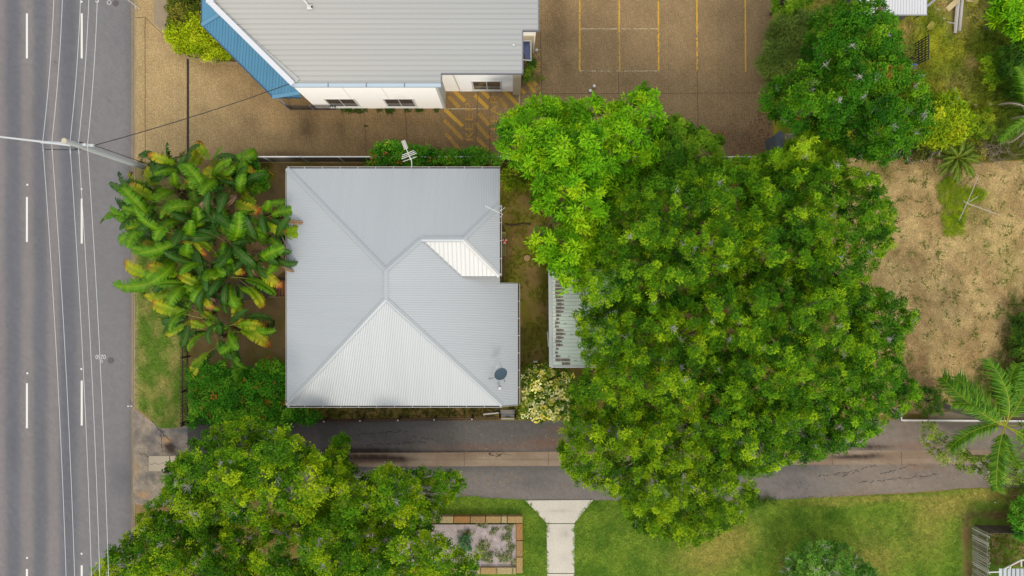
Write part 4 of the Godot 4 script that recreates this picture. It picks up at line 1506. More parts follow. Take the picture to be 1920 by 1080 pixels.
	tag(part("sheet_strip", done(s), M.galv), "pale metal strip hanging off the corner of the white shed", "strip")
	# small grey tool shed by the fallen leaves
	t = thing("tool_shed", "narrow grey metal tool shed beside the brown leaf litter and car park", "shed", W(1463, 268))
	s = st()
	var g := [W(1453, 252, 1.7), W(1462, 245, 1.85), W(1469, 250, 1.85), W(1469, 292, 1.85), W(1453, 292, 1.7)]
	ribbed(s, g, Vector3(0.6, 0, 1), 0.1, [[0.0, 0.0], [0.05, 0.012]], func(x, z): return C(116, 124, 132) * (1.0 + 0.06 * N2(x / S, z / S)))
	part("roof", done(s), M.metal, t)
	s = st()
	prism(s, PackedVector2Array([Vector2(g[0].x + 0.04, g[0].z), Vector2(g[2].x - 0.03, g[2].z), Vector2(g[3].x - 0.03, g[3].z), Vector2(g[4].x + 0.04, g[4].z)]), 0, 1.68)
	part("wall", done(s), mat(C(92, 100, 106), 0.7), t)
	t = thing("timber_stand", "low weathered timber stand beside the narrow grey tool shed", "stand", W(1484, 258))
	for q2 in [[1471, 252, 1495, 252], [1471, 264, 1495, 264], [1473, 252, 1473, 266], [1494, 252, 1494, 266]]:
		s = st()
		beam(s, W(q2[0], q2[1], 0.9), W(q2[2], q2[3], 0.9), 0.09, 0.06)
		beam(s, W(q2[0], q2[1]), W(q2[0], q2[1], 0.9), 0.08, 0.08)
		part("rail", done(s), mat(C(150, 140, 125), 0.9), t)
	s = st()
	for i in 6:
		beam(s, W(1474, 254 + i * 2, 0.87), W(1494, 254 + i * 2, 0.87), 0.05, 0.02)
	part("deck_boards", done(s), mat(C(125, 118, 108), 0.9), t).set_meta("kind", "stuff")


func build_fences() -> void:
	# tall metal fence on the north side
	var t := thing("metal_fence", "long dark ribbed metal fence with a pale top rail between house and car park", "fence", W(940, 299))
	var sheet := vmat(0.5)
	var posts := []
	for i in 16:
		posts.append(445.0 + i * 67.4)
	for i in 15:
		var s := st()
		var a := W(posts[i], 303.5)
		var b := W(posts[i + 1], 303.5)
		var n := 12
		for k in n * 2:
			var x0 := lerpf(a.x, b.x, k / (n * 2.0))
			var x1 := lerpf(a.x, b.x, (k + 1) / (n * 2.0))
			var z := a.z + (0.03 if k % 2 else 0.0)
			var z1 := a.z + (0.0 if k % 2 else 0.03)
			s.set_color(C(126, 122, 118) * (0.92 if k % 2 else 1.0))
			quad(s, Vector3(x0, 0.05, z), Vector3(x0, 1.78, z), Vector3(x1, 1.78, z1), Vector3(x1, 0.05, z1))
		part("panel", done(s), sheet, t)
		s = st()
		beam(s, Vector3(a.x + 0.01, 1.8, a.z + 0.015), Vector3(b.x - 0.01, 1.8, a.z + 0.015), 0.07, 0.05)
		part("rail", done(s), M.white, t)
	for i in 16:
		var s := st()
		var a := W(posts[i], 303.5)
		beam(s, Vector3(a.x, 0, a.z + 0.015), Vector3(a.x, 1.84, a.z + 0.015), 0.09, 0.08)
		part("post", done(s), M.white if i % 2 else M.grey, t)
	# brown picket fences along the front and the lane
	var brown := [mat(C(84, 60, 48), 0.85), mat(C(96, 70, 56), 0.85), mat(C(72, 52, 44), 0.85)]
	var picket := st()
	block(picket, Vector3(0, 0.62, 0), Vector3(0.022, 1.1, 0.045), 0.008)
	var pm := done(picket)
	t = thing("picket_fence", "dark brown picket fence facing the grass verge and road", "fence", W(354, 690))
	var z0 := W(0, 520).z
	var z1 := W(0, 792).z
	var xf := W(354, 0).x
	for i in 94:
		var z := lerpf(z0, z1, i / 93.0)
		if z > W(0, 582).z and z < W(0, 600).z:
			continue
		piece("picket", pm, brown[i % 3], t, Transform3D(Basis(Vector3.FORWARD, rng.randf_range(-0.03, 0.03)).rotated(Vector3.UP, PI / 2), Vector3(xf, 0, z) - t.position))
	for h in [0.3, 0.95]:
		var s := st()
		beam(s, Vector3(xf + 0.04, h, z0), Vector3(xf + 0.04, h, z1), 0.05, 0.07)
		part("rail", done(s), brown[0], t)
	for v in [520, 582, 600, 668, 730, 792]:
		var s := st()
		beam(s, Vector3(xf + 0.06, 0, W(0, v).z), Vector3(xf + 0.06, 1.22, W(0, v).z), 0.1, 0.1)
		part("post", done(s), brown[2], t)
	var g := thing("front_gate", "narrow dark gate standing in the front picket fence", "gate", W(354, 591))
	for i in 6:
		piece("bar", pm, M.dark, g, Transform3D(Basis(Vector3.UP, PI / 2), Vector3(0, 0.05, lerpf(-0.25, 0.25, i / 5.0))))
	piece("rail", box_mesh(Vector3(0.04, 0.05, 0.6), Vector3(0, 1.15, 0)), M.dark, g)
	t = thing("picket_fence", "dark brown picket fence between the house and the asphalt lane", "fence", W(700, 781))
	for i in 232:
		var u := 356.0 + i * 3.12
		if u > 938 and u < 966:
			continue
		var p := W(u, 790.0 - 9.0 * clampf((u - 360.0) / 580.0, 0, 1))
		piece("picket", pm, brown[(i * 7) % 3], t, Transform3D(Basis(Vector3.FORWARD, rng.randf_range(-0.03, 0.03)), p - t.position))
	for q in [[356, 937], [967, 1080]]:
		for h in [0.3, 0.95]:
			var s := st()
			var a := W(q[0], 790.0 - 9.0 * clampf((q[0] - 360.0) / 580.0, 0, 1))
			var b := W(q[1], 790.0 - 9.0 * clampf((q[1] - 360.0) / 580.0, 0, 1))
			a.y = h
			b.y = h
			beam(s, a + Vector3(0, 0, -0.04), b + Vector3(0, 0, -0.04), 0.05, 0.07)
			part("rail", done(s), brown[0], t)
	for u in [356, 420, 485, 550, 617, 683, 752, 818, 887, 938, 966, 1030, 1080]:
		var p := W(u, 790.0 - 9.0 * clampf((u - 360.0) / 580.0, 0, 1))
		var s := st()
		beam(s, p + Vector3(0, 0, -0.1), p + Vector3(0, 1.25, -0.1), 0.12, 0.12)
		part("post", done(s), brown[2], t)
		if u > 600 and u < 930:
			s = st()
			ball(s, p + Vector3(0, 1.27, -0.1), Vector3(0.05, 0.03, 0.05), func(_i, _j): return C(215, 210, 205), 5)
			part("post_cap", done(s), M.paint, t)
	g = thing("mesh_gate", "pale metal mesh gate set in the brown picket fence near the white flowering bush", "gate", W(952, 779))
	for h in [0.08, 1.1]:
		var s := st()
		beam(s, W(939, 779) + Vector3(0, h, 0), W(965, 779) + Vector3(0, h, 0), 0.05, 0.05)
		part("rail", done(s), M.galv, g)
	for i in 14:
		var s := st()
		beam(s, W(939 + i * 2.0, 779), W(939 + i * 2.0, 779) + Vector3(0, 1.1, 0), 0.02, 0.02)
		part("bar", done(s), M.galv, g)
	var s := st()
	box(s, W(952, 779, 0.6) + Vector3(0, 0, 0.05), Vector3(0.3, 0.22, 0.02))
	part("sign_plate", done(s), mat(C(84, 80, 130), 0.6), g)
	s = st()
	box(s, W(952, 773) + Vector3(0, 0.03, 0), Vector3(0.95, 0.06, 0.35))
	tag(part("threshold_slab", done(s), mat(C(170, 165, 155), 0.9)), "small grey slab on the ground inside the pale mesh gate", "slab")
	# white capped low wall by the palm
	t = thing("low_wall", "low wall with a thin white cap along the lane below the palm", "wall", W(1790, 788))
	s = st()
	beam(s, W(1690, 788, 0.25), W(2050, 790, 0.25), 0.1, 0.5)
	part("wall", done(s), mat(C(170, 156, 130), 0.85), t)
	s = st()
	beam(s, W(1690, 788, 0.52), W(2050, 790, 0.52), 0.09, 0.04)
	part("capping", done(s), M.white, t)
	s = st()
	beam(s, W(1683, 786, 0.45), W(1683, 766, 0.45), 0.07, 0.9)
	part("return_end", done(s), M.white, t)
	# open paling fences at the lower corner
	var grey := [mat(C(210, 208, 192), 0.9), mat(C(182, 178, 160), 0.9), mat(C(146, 138, 122), 0.9)]
	t = thing("paling_fence", "weathered grey paling fence with wide gaps around the corner bed", "fence", W(1823, 1040))
	for i in 34:
		var v := 986.0 + i * 4.2
		s = st()
		beam(s, W(1823 + rng.randf_range(-1, 1), v), W(1823, v) + Vector3(rng.randf_range(-0.05, 0.05), 1.6 + rng.randf_range(-0.1, 0.06), rng.randf_range(-0.06, 0.06)), 0.018, 0.085, Vector3(0, 0, 1))
		part("paling", done(s), grey[rng.randi() % 3], t)
	for h in [0.4, 1.3]:
		s = st()
		beam(s, W(1824.5, 984) + Vector3(0, h, 0), W(1824.5, 1130) + Vector3(0, h, 0), 0.05, 0.08)
		part("rail", done(s), grey[2], t)
	t = thing("paling_fence", "dark closed board fence at right angles to the grey palings", "fence", W(1880, 985))
	for i in 24:
		s = st()
		var u := 1826.0 + i * 4.6
		beam(s, W(u, 985), W(u, 985) + Vector3(0, 1.45 + rng.randf_range(-0.05, 0.05), 0), 0.15, 0.02, Vector3(0, 0, 1))
		part("board", done(s), mat(C(92, 84, 64) * rng.randf_range(0.8, 1.2), 0.9), t)
	for h in [0.4, 1.2]:
		s = st()
		beam(s, W(1826, 985.8) + Vector3(0, h, 0), W(1934, 985.8) + Vector3(0, h, 0), 0.04, 0.08)
		part("rail", done(s), mat(C(96, 88, 70), 0.9), t)
	# corner of a grey deck with a white rail
	t = thing("deck", "corner of a pale grey boarded deck with a white handrail", "deck", W(1890, 1085))
	for i in 9:
		s = st()
		beam(s, W(1876 + i * 8, 1066, 1.6), W(1876 + i * 8, 1140, 1.6), 0.2, 0.04)
		part("deck_board", done(s), mat(C(196, 202, 206) * rng.randf_range(0.9, 1.05), 0.7), t)
	for q in [[1884, 1066, 1.65, 1915, 1050, 2.5], [1915, 1050, 2.5, 1960, 1050, 2.5], [1915, 1062, 1.6, 1915, 1050, 2.5], [1893, 1068, 1.6, 1895, 1061, 2.1], [1853, 1073, 1.5, 1876, 1072, 1.6]]:
		s = st()
		beam(s, W(q[0], q[1], q[2]), W(q[3], q[4], q[5]), 0.06, 0.06)
		part("handrail", done(s), M.white, t)
	for q in [[1880, 1080], [1950, 1080], [1880, 1130], [1950, 1130]]:
		s = st()
		beam(s, W(q[0], q[1], 0.0), Vector3(W(q[0], q[1]).x, 1.58, W(q[0], q[1]).z), 0.09, 0.09)
		part("deck_post", done(s), M.white, t)


func wire(called: String, label: String, pts: Array, r: float, m: Material) -> void:
	var s := st()
	tube(s, pts, r, r, 5)
	tag(part(called, done(s), m), label, "wire", "" )


func build_pole() -> void:
	var foot := W(300, 323)
	var top := Vector3(foot.x, 9.5, foot.z)
	var t := thing("power_pole", "pale concrete power pole with crossarm leaning out over the road in view", "power pole", foot)
	var s := st()
	tube(s, [foot, top], 0.2, 0.13, 12)
	part("shaft", done(s), mat(C(196, 200, 200), 0.8), t)
	s = st()
	disc(s, top, 0.14, 0.02, 12)
	part("pole_cap", done(s), mat(C(206, 196, 168), 0.8), t)
	var timber := mat(C(206, 212, 212), 0.8)
	var ha := 8.2
	s = st()
	beam(s, W(77, 266.5, ha), W(176, 273, ha), 0.13, 0.13)
	part("crossarm", done(s), timber, t)
	s = st()
	tube(s, [W(84, 280, 7.4), W(145, 281, 7.5), W(155, 276, 7.5)], 0.022, 0.022, 5)
	part("brace", done(s), M.dark, t)
	s = st()
	box(s, W(148, 273.5, 8.0), Vector3(0.36, 0.3, 0.34), 0.2)
	part("clamp", done(s), mat(C(86, 88, 90), 0.7), t)
	s = st()
	tube(s, [Vector3(foot.x, 8.7, foot.z), W(130, 272, 8.75), W(60, 263.5, 8.9), W(0, 256.5, 9.0), W(-40, 252, 9.0)], 0.07, 0.04, 8)
	part("lamp_arm", done(s), mat(C(214, 218, 218), 0.5, 0.2), t)
	s = st()
	box(s, W(-46, 251, 9.0), Vector3(0.6, 0.12, 0.28), 1.5)
	part("lamp_head", done(s), M.grey, t)
	s = st()
	tube(s, [W(178, 273, 7.9), W(283, 310, 1.5)], 0.018, 0.018, 5)
	part("conduit", done(s), M.dark, t)
	var us := [80.0, 97.0, 131.0, 147.0, 164.0]
	for i in 5:
		s = st()
		var p := W(us[i], 266.7 + i * 1.45, ha)
		tube(s, [p + Vector3(0, 0.05, 0), p + Vector3(0, 0.24, 0)], 0.045, 0.06, 8)
		part("insulator", done(s), mat(C(225, 228, 228), 0.3), t)
		if i < 4:
			s = st()
			tube(s, [W(us[i] + 0.6, 280, 8.15), W(us[i] + 1.2, 289 if i > 1 else 283, 8.1)], 0.035, 0.035, 6)
			part("insulator", done(s), M.galv, t)
	var silver := mat(C(222, 226, 228), 0.4, 0.3)
	var n_top := [101.0, 117.0, 151.0, 166.5, 182.5]
	var n_low := [124.0, 140.0, 171.5, 187.0, 203.5]
	var which := ["outermost on the crossarm", "second from the outer end", "middle of the five", "second from the kerb", "nearest the kerb"]
	for k in 2:
		for i in 5:
			var pts := []
			var a := W(us[i], 266.7 + i * 1.45, 8.44)
			var b := W(n_top[i], 0.0, 7.5) if k == 0 else W(n_low[i], 1080.0, 6.75)
			for j in 15:
				var f := j / 9.0
				var p := a.lerp(b, f)
				# the sag of a long span, easing off beyond the frame
				p.y = 8.44 + (b.y - 8.44) * (1.45 * f - 0.45 * f * f)
				pts.append(p)
			wire("power_line", "silver power line, " + which[i] + (", crossing the stretch opposite the awning" if k == 0 else ", passing the survey numbers"), pts, 0.015, silver)
	var pts := []
	for j in 17:
		var f := j / 16.0
		var p := W(179, 272, 7.9).lerp(Vector3(-13.0, 4.6, -11.9), f)
		p.y -= 0.9 * 4.0 * f * (1.0 - f) * 0.35
		pts.append(p)
	wire("service_line", "thin black service line from the pole to the shop awning corner", pts, 0.024, M.dark)
	# street sign and marker posts on the kerb
	var g := thing("street_sign", "thin white sign post standing between the lower tree and the road", "sign", W(255, 993))
	s = st()
	tube(s, [Vector3.ZERO, Vector3(0, 2.3, 0)], 0.03, 0.03, 8)
	piece("post", done(s), M.white, g)
	s = st()
	tube(s, [Vector3(0.0, 0.2, 0.3), Vector3(-0.1, 2.0, 0.05)], 0.02, 0.02, 6)
	piece("stay", done(s), M.white, g)
	piece("plate", box_mesh(Vector3(0.06, 0.2, 0.02), Vector3(0, 2.2, 0)), M.white, g)
	g = thing("street_sign", "white forked sign post on the kerb beside the grey footpath slab", "sign", W(259, 14))
	s = st()
	tube(s, [Vector3.ZERO, Vector3(0, 2.4, 0)], 0.035, 0.035, 8)
	piece("post", done(s), M.white, g)
	for x in [-0.14, 0.1]:
		s = st()
		tube(s, [Vector3(0, 0.3, 0.0), Vector3(x, 0.02, 0.1)], 0.025, 0.025, 6)
		piece("foot", done(s), M.white, g)
	piece("plate", box_mesh(Vector3(0.02, 0.5, 0.4), Vector3(0, 2.2, 0)), M.white, g)
	g = thing("marker_post", "stubby white marker post on the kerb where the grass verge ends", "marker post", W(244, 760.5))
	s = st()
	tube(s, [Vector3(0, -0.08, 0), Vector3(0, 0.25, 0)], 0.05, 0.05, 8)
	piece("post", done(s), M.white, g)
	s = st()
	tube(s, [Vector3(0.1, 0.1, 0.02), Vector3(0.2, 0.1, 0.02)], 0.04, 0.03, 8)
	piece("arm", done(s), M.white, g)


# ---------- trees and shrubs
func build_trees() -> void:
	var fine := [spray(18, 0.22, 0.055, 0, 0.0, 1), spray(26, 0.14, 0.05, 1, 0.16, 2), spray(16, 0.24, 0.055, 0, 0.0, 3)]
	var star := [spray(13, 0.36, 0.085, 0, 0.0, 4), spray(15, 0.34, 0.08, 0, 0.0, 5), spray(11, 0.38, 0.09, 0, 0.0, 6)]
	var round_l := [spray(28, 0.12, 0.075, 1, 0.17, 7), spray(26, 0.12, 0.08, 1, 0.18, 8), spray(20, 0.15, 0.075, 0, 0.0, 9)]
	var small := [spray(26, 0.13, 0.07, 1, 0.16, 10), spray(24, 0.13, 0.075, 1, 0.17, 11)]
	var needle := [spray(60, 0.3, 0.028, 1, 0.2, 12), spray(56, 0.32, 0.028, 1, 0.22, 13)]
	var dark := {"mesh": fine, "size": 1.0, "per": 25.0, "colors": [C(32, 80, 12), C(80, 130, 12), C(148, 180, 20)], "lobe": 0.25, "shift": -0.02}
	var mango := {"mesh": star, "size": 1.1, "per": 13.0, "colors": [C(50, 112, 8), C(106, 168, 12), C(158, 192, 22)]}
	var fig := {"mesh": round_l, "size": 1.0, "per": 26.0, "colors": [C(36, 84, 10), C(84, 132, 12), C(156, 176, 20)], "lobe": 0.4}
	var tall := {"mesh": round_l, "size": 1.1, "per": 24.0, "colors": [C(30, 80, 12), C(58, 116, 14), C(104, 148, 22)], "odd": C(150, 120, 50), "odd_share": 0.015}
	# the star leaved tree
	tree("mango_tree", "bright lime green tree with star shaped leaf clusters behind the house", "tree", [932, 248, 950, 215, 985, 190, 1020, 178, 1060, 196, 1110, 188, 1145, 196, 1180, 172, 1212, 170, 1240, 205, 1240, 260, 1236, 315, 1195, 335, 1172, 380, 1145, 400, 1150, 450, 1120, 480, 1112, 520, 1085, 546, 1060, 540, 1035, 505, 998, 482, 990, 446, 1010, 428, 1060, 432, 1030, 408, 996, 382, 1003, 350, 990, 318, 948, 306], 7.5, mango, {"r0": 0.36, "r1": 0.75, "low": 0.5, "pack": 0.68, "rough": 0.8, "thick": 0.22, "foot": [1100, 340]})
	tree("shrub", "small round yellow green shrub between the house corner and the lime tree", "shrub", [942, 318, 965, 308, 1000, 312, 1004, 340, 985, 352, 955, 350, 944, 338], 2.2, {"mesh": small, "size": 1.1, "per": 28.0, "colors": [C(70, 104, 20), C(118, 144, 24), C(160, 170, 40)]}, {"r0": 0.35, "r1": 0.6, "thick": 0.05})
	tree("tree", "mid green tree between the lime tree and the pile of fallen leaves", "tree", [1222, 236, 1262, 224, 1305, 234, 1342, 258, 1356, 300, 1330, 335, 1255, 345, 1218, 320], 6.2, {"mesh": fine, "size": 1.05, "per": 26.0, "colors": [C(48, 100, 16), C(86, 132, 22), C(124, 156, 30)]}, {"r0": 0.6, "r1": 1.0, "thick": 0.12})
	# the grove that fills the back of the yard
	var g := "trees of the grove behind the house"
	for q in [
		["broad dark green tree of the grove touching the lime tree", [1118, 500, 1128, 430, 1180, 345, 1250, 318, 1340, 312, 1420, 325, 1435, 440, 1390, 520, 1320, 575, 1200, 585, 1092, 580, 1085, 545], 8.2, dark],
		["dark green tree of the grove nearest the straw coloured yard's upper end", [1385, 340, 1440, 312, 1570, 305, 1640, 326, 1682, 402, 1670, 462, 1640, 500, 1620, 575, 1500, 560, 1395, 500], 8.0, dark],
		["yellowish tree of the grove overhanging the pale green shed", [1078, 585, 1200, 556, 1310, 560, 1352, 640, 1345, 740, 1300, 790, 1200, 795, 1070, 772, 1062, 740, 1098, 692, 1086, 622], 7.4, {"mesh": fine, "size": 1.0, "per": 25.0, "colors": [C(38, 86, 12), C(92, 138, 12), C(158, 184, 20)], "lobe": 0.25, "shift": 0.0}],
		["middle tree of the grove with grey limbs showing in a gap", [1315, 560, 1400, 495, 1480, 500, 1610, 530, 1650, 620, 1615, 740, 1490, 780, 1345, 755, 1320, 640], 7.8, dark],
		["deep green tree of the grove reaching out over the straw coloured yard", [1575, 555, 1650, 540, 1695, 562, 1724, 592, 1692, 640, 1694, 692, 1730, 738, 1692, 774, 1622, 832, 1552, 852, 1540, 750, 1598, 705], 6.6, {"mesh": fine, "size": 1.0, "per": 23.0, "colors": [C(34, 84, 14), C(74, 128, 14), C(128, 168, 20)], "lobe": 0.2, "shift": 0.0}],
		["tree of the grove overhanging the lane and its concrete strip", [1300, 755, 1480, 725, 1580, 760, 1562, 852, 1480, 870, 1420, 894, 1335, 880, 1295, 830], 6.8, dark],
		["olive green tree of the grove hanging over the lawn by the pale path", [1060, 780, 1200, 765, 1335, 780, 1400, 870, 1420, 925, 1382, 985, 1300, 1026, 1195, 995, 1152, 930, 1076, 904, 1046, 850], 7.0, {"mesh": fine, "size": 1.0, "per": 24.0, "colors": [C(42, 86, 10), C(96, 138, 10), C(154, 178, 18)], "lobe": 0.25, "shift": 0.0}],
		["low light green tree at the grove's edge beside the narrow grey tool shed", [1362, 300, 1440, 290, 1472, 272, 1500, 248, 1535, 246, 1576, 278, 1585, 325, 1480, 345, 1365, 340], 6.4, {"mesh": star, "size": 0.6, "per": 42.0, "colors": [C(60, 116, 14), C(120, 168, 20), C(168, 196, 36)]}],
	]:
		tree("tree", q[0], "tree", q[1], q[2], q[3], {"r0": 0.24, "r1": 0.58, "thick": 0.24, "group": g, "low": 0.66, "rise": 2.0, "pack": 0.7, "rough": 1.2, "gaps": 0.3, "bark": M.bark, "twigs": 0.05, "most": 22})
	# trees beyond the car park
	tree("tree", "large dark green tree with bare white twigs beside the white shed", "tree", [1512, 70, 1535, 22, 1580, 5, 1650, 2, 1690, 45, 1682, 100, 1720, 140, 1746, 195, 1735, 255, 1690, 292, 1640, 312, 1590, 285, 1520, 250, 1452, 232, 1420, 190, 1460, 150, 1508, 120], 8.8, tall, {"r0": 0.42, "r1": 0.95, "pack": 0.7, "rough": 0.9, "thick": 0.28, "twigs": 0.4, "bark": M.pale_bark, "most": 22})
	tree("she_oak", "soft olive grey needle leaved tree at the car park edge", "tree", [1440, 110, 1450, 48, 1490, 25, 1522, 42, 1520, 95, 1500, 140, 1452, 152, 1434, 132], 5.0, {"mesh": needle, "size": 1.15, "per": 26.0, "colors": [C(84, 110, 44), C(118, 140, 60), C(144, 158, 84)]}, {"r0": 0.6, "r1": 1.0, "thick": 0.12, "twigs": 0.3})
	tree("tree", "small bright green tree above the olive needle tree at the frame top", "tree", [1438, -40, 1500, -45, 1515, 10, 1490, 28, 1448, 20], 4.8, {"mesh": fine, "size": 0.95, "per": 19.0, "colors": [C(54, 110, 16), C(92, 146, 24), C(132, 166, 36)]}, {"r0": 0.5, "r1": 0.9, "thick": 0.1})
	tree("tree", "small yellow green tree between the big dark tree and the feathery cycad", "tree", [1722, 215, 1750, 188, 1785, 180, 1812, 205, 1818, 240, 1795, 262, 1750, 272, 1722, 258], 3.6, {"mesh": small, "size": 1.25, "per": 26.0, "colors": [C(84, 126, 14), C(134, 162, 16), C(176, 184, 34)]}, {"r0": 0.45, "r1": 0.8, "thick": 0.07, "low": 0.6, "rise": 1.4})
	tree("mango_tree", "lime green star leaved tree in the upper corner by the wild grass", "tree", [1856, 22, 1868, -30, 1960, -40, 1970, 75, 1908, 72, 1876, 58], 5.4, mango, {"r0": 0.55, "r1": 0.9, "thick": 0.14})
	tree("bush", "dark green bush below the lime green corner tree", "bush", [1868, 95, 1905, 80, 1970, 90, 1970, 175, 1908, 178, 1878, 150], 3.0, {"mesh": fine, "size": 1.0, "per": 17.0, "colors": [C(34, 72, 18), C(58, 98, 24), C(88, 124, 34)]}, {"r0": 0.5, "r1": 0.8, "thick": 0.08})
	for q in [
		["dark leafy bush at the frame edge above the dead palm fronds", [1885, 178, 1920, 168, 1975, 175, 1975, 205, 1915, 205], 2.2, [C(36, 78, 18), C(70, 110, 24), C(116, 146, 36)]],
		["mid green bush at the frame edge right of the wild grass", [1838, 110, 1866, 100, 1884, 128, 1878, 160, 1850, 158], 2.0, [C(56, 104, 16), C(104, 150, 24), C(156, 180, 34)]],
		["low green scrub below the white scrap and dead fronds", [1822, 215, 1850, 205, 1862, 235, 1850, 258, 1826, 256], 1.1, [C(66, 108, 18), C(114, 150, 24), C(164, 178, 40)]],
		["dark green scrub at the frame edge right of the straw yard", [1896, 600, 1925, 585, 1990, 590, 1990, 690, 1915, 700, 1898, 660], 1.6, [C(30, 66, 20), C(58, 96, 26), C(100, 132, 36)]],
		["dark scrub behind the leaning palm's fronds", [1862, 700, 1900, 690, 1990, 700, 1990, 765, 1880, 768, 1855, 740], 1.5, [C(30, 68, 18), C(58, 100, 24), C(98, 134, 36)]],
		["dark scrub at the foot of the frame edge lane bend", [1900, 880, 1930, 860, 1990, 870, 1990, 935, 1912, 925], 1.8, [C(30, 66, 18), C(60, 100, 24), C(104, 140, 40)]],
	]:
		tree("bush", q[0], "bush", q[1], q[2], {"mesh": fine, "size": 0.9, "per": 22.0, "colors": q[3]}, {"r0": 0.28, "r1": 0.5, "thick": 0.05})
	# the big tree that spreads over the road's end of the lane
	var g2 := "spreading trees between the road and the planter"
	for q in [
		["spreading bright green tree over the lane's broken entrance", [258, 965, 310, 925, 312, 876, 346, 856, 378, 815, 430, 800, 470, 780, 490, 800, 555, 800, 572, 838, 622, 862, 652, 872, 640, 920, 590, 975, 450, 985, 340, 990], 7.6],
		["bright green tree leaning out over the road markings", [170, 1095, 205, 1035, 245, 1002, 270, 965, 350, 970, 450, 985, 480, 1060, 460, 1150, 160, 1150], 7.0],
		["flat topped bright green tree reaching along the lane", [628, 900, 660, 892, 735, 876, 800, 884, 868, 880, 866, 918, 832, 948, 815, 990, 720, 1005, 640, 985, 605, 950], 6.4],
		["bright green tree with pale twigs beside the sandstone planter", [455, 985, 600, 960, 720, 990, 800, 985, 835, 1005, 862, 1025, 900, 1042, 888, 1085, 760, 1120, 640, 1150, 460, 1150, 475, 1060], 7.2],
	]:
		tree("tree", q[0], "tree", q[1], q[2], fig, {"r0": 0.4, "r1": 0.95, "thick": 0.24, "group": g2, "low": 0.55, "pack": 0.7, "rough": 1.1, "twigs": 0.3, "bark": M.pale_bark, "most": 20})
	tree("sapling", "slender bright green sapling rising beside the lane asphalt", "tree", [606, 860, 622, 830, 640, 812, 652, 820, 646, 850, 668, 880, 640, 905, 610, 895], 4.6, fig, {"r0": 0.35, "r1": 0.6, "thick": 0.06})
	# shrubs and hedges
	var petal := spray(6, 0.09, 0.08, 0, 0.0, 21)
	M.petal_mesh = petal
	var red := {"mesh": petal, "size": 0.9, "per": 1.4, "colors": [C(214, 60, 24), C(224, 90, 40), C(205, 120, 50)]}
	var ixora := {"mesh": small, "size": 1.1, "per": 26.0, "colors": [C(36, 92, 16), C(64, 128, 22), C(108, 154, 34)], "odd": C(190, 130, 50), "odd_share": 0.02}
	tree("hedge", "deep green hedge dotted with red flowers between picket fence and house", "hedge", [358, 700, 395, 678, 430, 690, 470, 688, 528, 682, 536, 700, 538, 764, 585, 768, 596, 788, 470, 795, 358, 792], 1.9, ixora, {"r0": 0.4, "r1": 0.65, "thick": 0.05, "low": 0.75, "part": "foliage", "flowers": red})
	tree("shrub", "dense deep green shrub between the torn leaved clump and the metal fence", "shrub", [432, 322, 450, 306, 486, 308, 502, 330, 498, 352, 470, 362, 440, 352], 2.2, ixora, {"r0": 0.35, "r1": 0.6, "thick": 0.05, "low": 0.7, "part": "foliage", "flowers": {"mesh": petal, "size": 0.9, "per": 0.8, "colors": [C(214, 90, 24)]}})
	tree("hedge", "red flowered hedge growing over the metal fence north of the house", "hedge", [694, 298, 706, 276, 726, 268, 742, 264, 752, 276, 790, 280, 800, 274, 820, 288, 842, 282, 868, 288, 884, 276, 905, 282, 932, 290, 934, 306, 694, 308], 2.3, ixora, {"r0": 0.28, "r1": 0.48, "thick": 0.04, "low": 0.75, "part": "foliage", "flowers": {"mesh": petal, "size": 1.0, "per": 4.0, "colors": [C(224, 80, 40), C(228, 120, 70)]}})
	tree("hedge", "clipped dark green hedge in the bed before the blue awning", "hedge", [316, -60, 374, -60, 375, 40, 350, 56, 316, 55], 1.3, {"mesh": small, "size": 0.95, "per": 32.0, "colors": [C(54, 80, 20), C(92, 106, 30), C(136, 130, 52)]}, {"r0": 0.3, "r1": 0.5, "thick": 0.04, "low": 0.8, "part": "foliage"})
	tree("shrub", "vivid lime yellow shrub at the bend of the blue awning", "shrub", [312, 66, 324, 52, 348, 50, 358, 32, 376, 30, 384, 52, 402, 76, 420, 98, 430, 106, 400, 108, 372, 104, 340, 92, 318, 80], 1.6, {"mesh": small, "size": 1.0, "per": 32.0, "colors": [C(110, 142, 10), C(156, 178, 14), C(186, 196, 36)]}, {"r0": 0.3, "r1": 0.55, "thick": 0.04, "low": 0.75, "part": "foliage"})
	tree("shrub", "dull green shrub under the edge of the blue awning", "shrub", [398, 92, 412, 84, 440, 104, 436, 112, 404, 110], 0.9, {"mesh": small, "size": 0.8, "per": 32.0, "colors": [C(70, 90, 16), C(116, 126, 24), C(156, 150, 50)]}, {"r0": 0.22, "r1": 0.36, "thick": 0.03, "part": "foliage"})
	tree("flowering_shrub", "shrub covered in cream white flowers at the house's rear corner", "shrub", [980, 712, 1000, 692, 1040, 690, 1066, 700, 1068, 740, 1062, 782, 990, 786, 976, 770, 984, 740], 2.6, {"mesh": small, "size": 1.15, "per": 24.0, "colors": [C(52, 96, 20), C(96, 130, 32), C(140, 154, 60)]}, {"r0": 0.4, "r1": 0.7, "thick": 0.06, "low": 0.7, "part": "foliage", "flowers": {"mesh": spray(9, 0.12, 0.1, 0, 0.0, 22), "size": 1.3, "per": 24.0, "colors": [C(252, 246, 150) * 1.2, C(255, 250, 190) * 1.2, C(244, 226, 100) * 1.2]}})
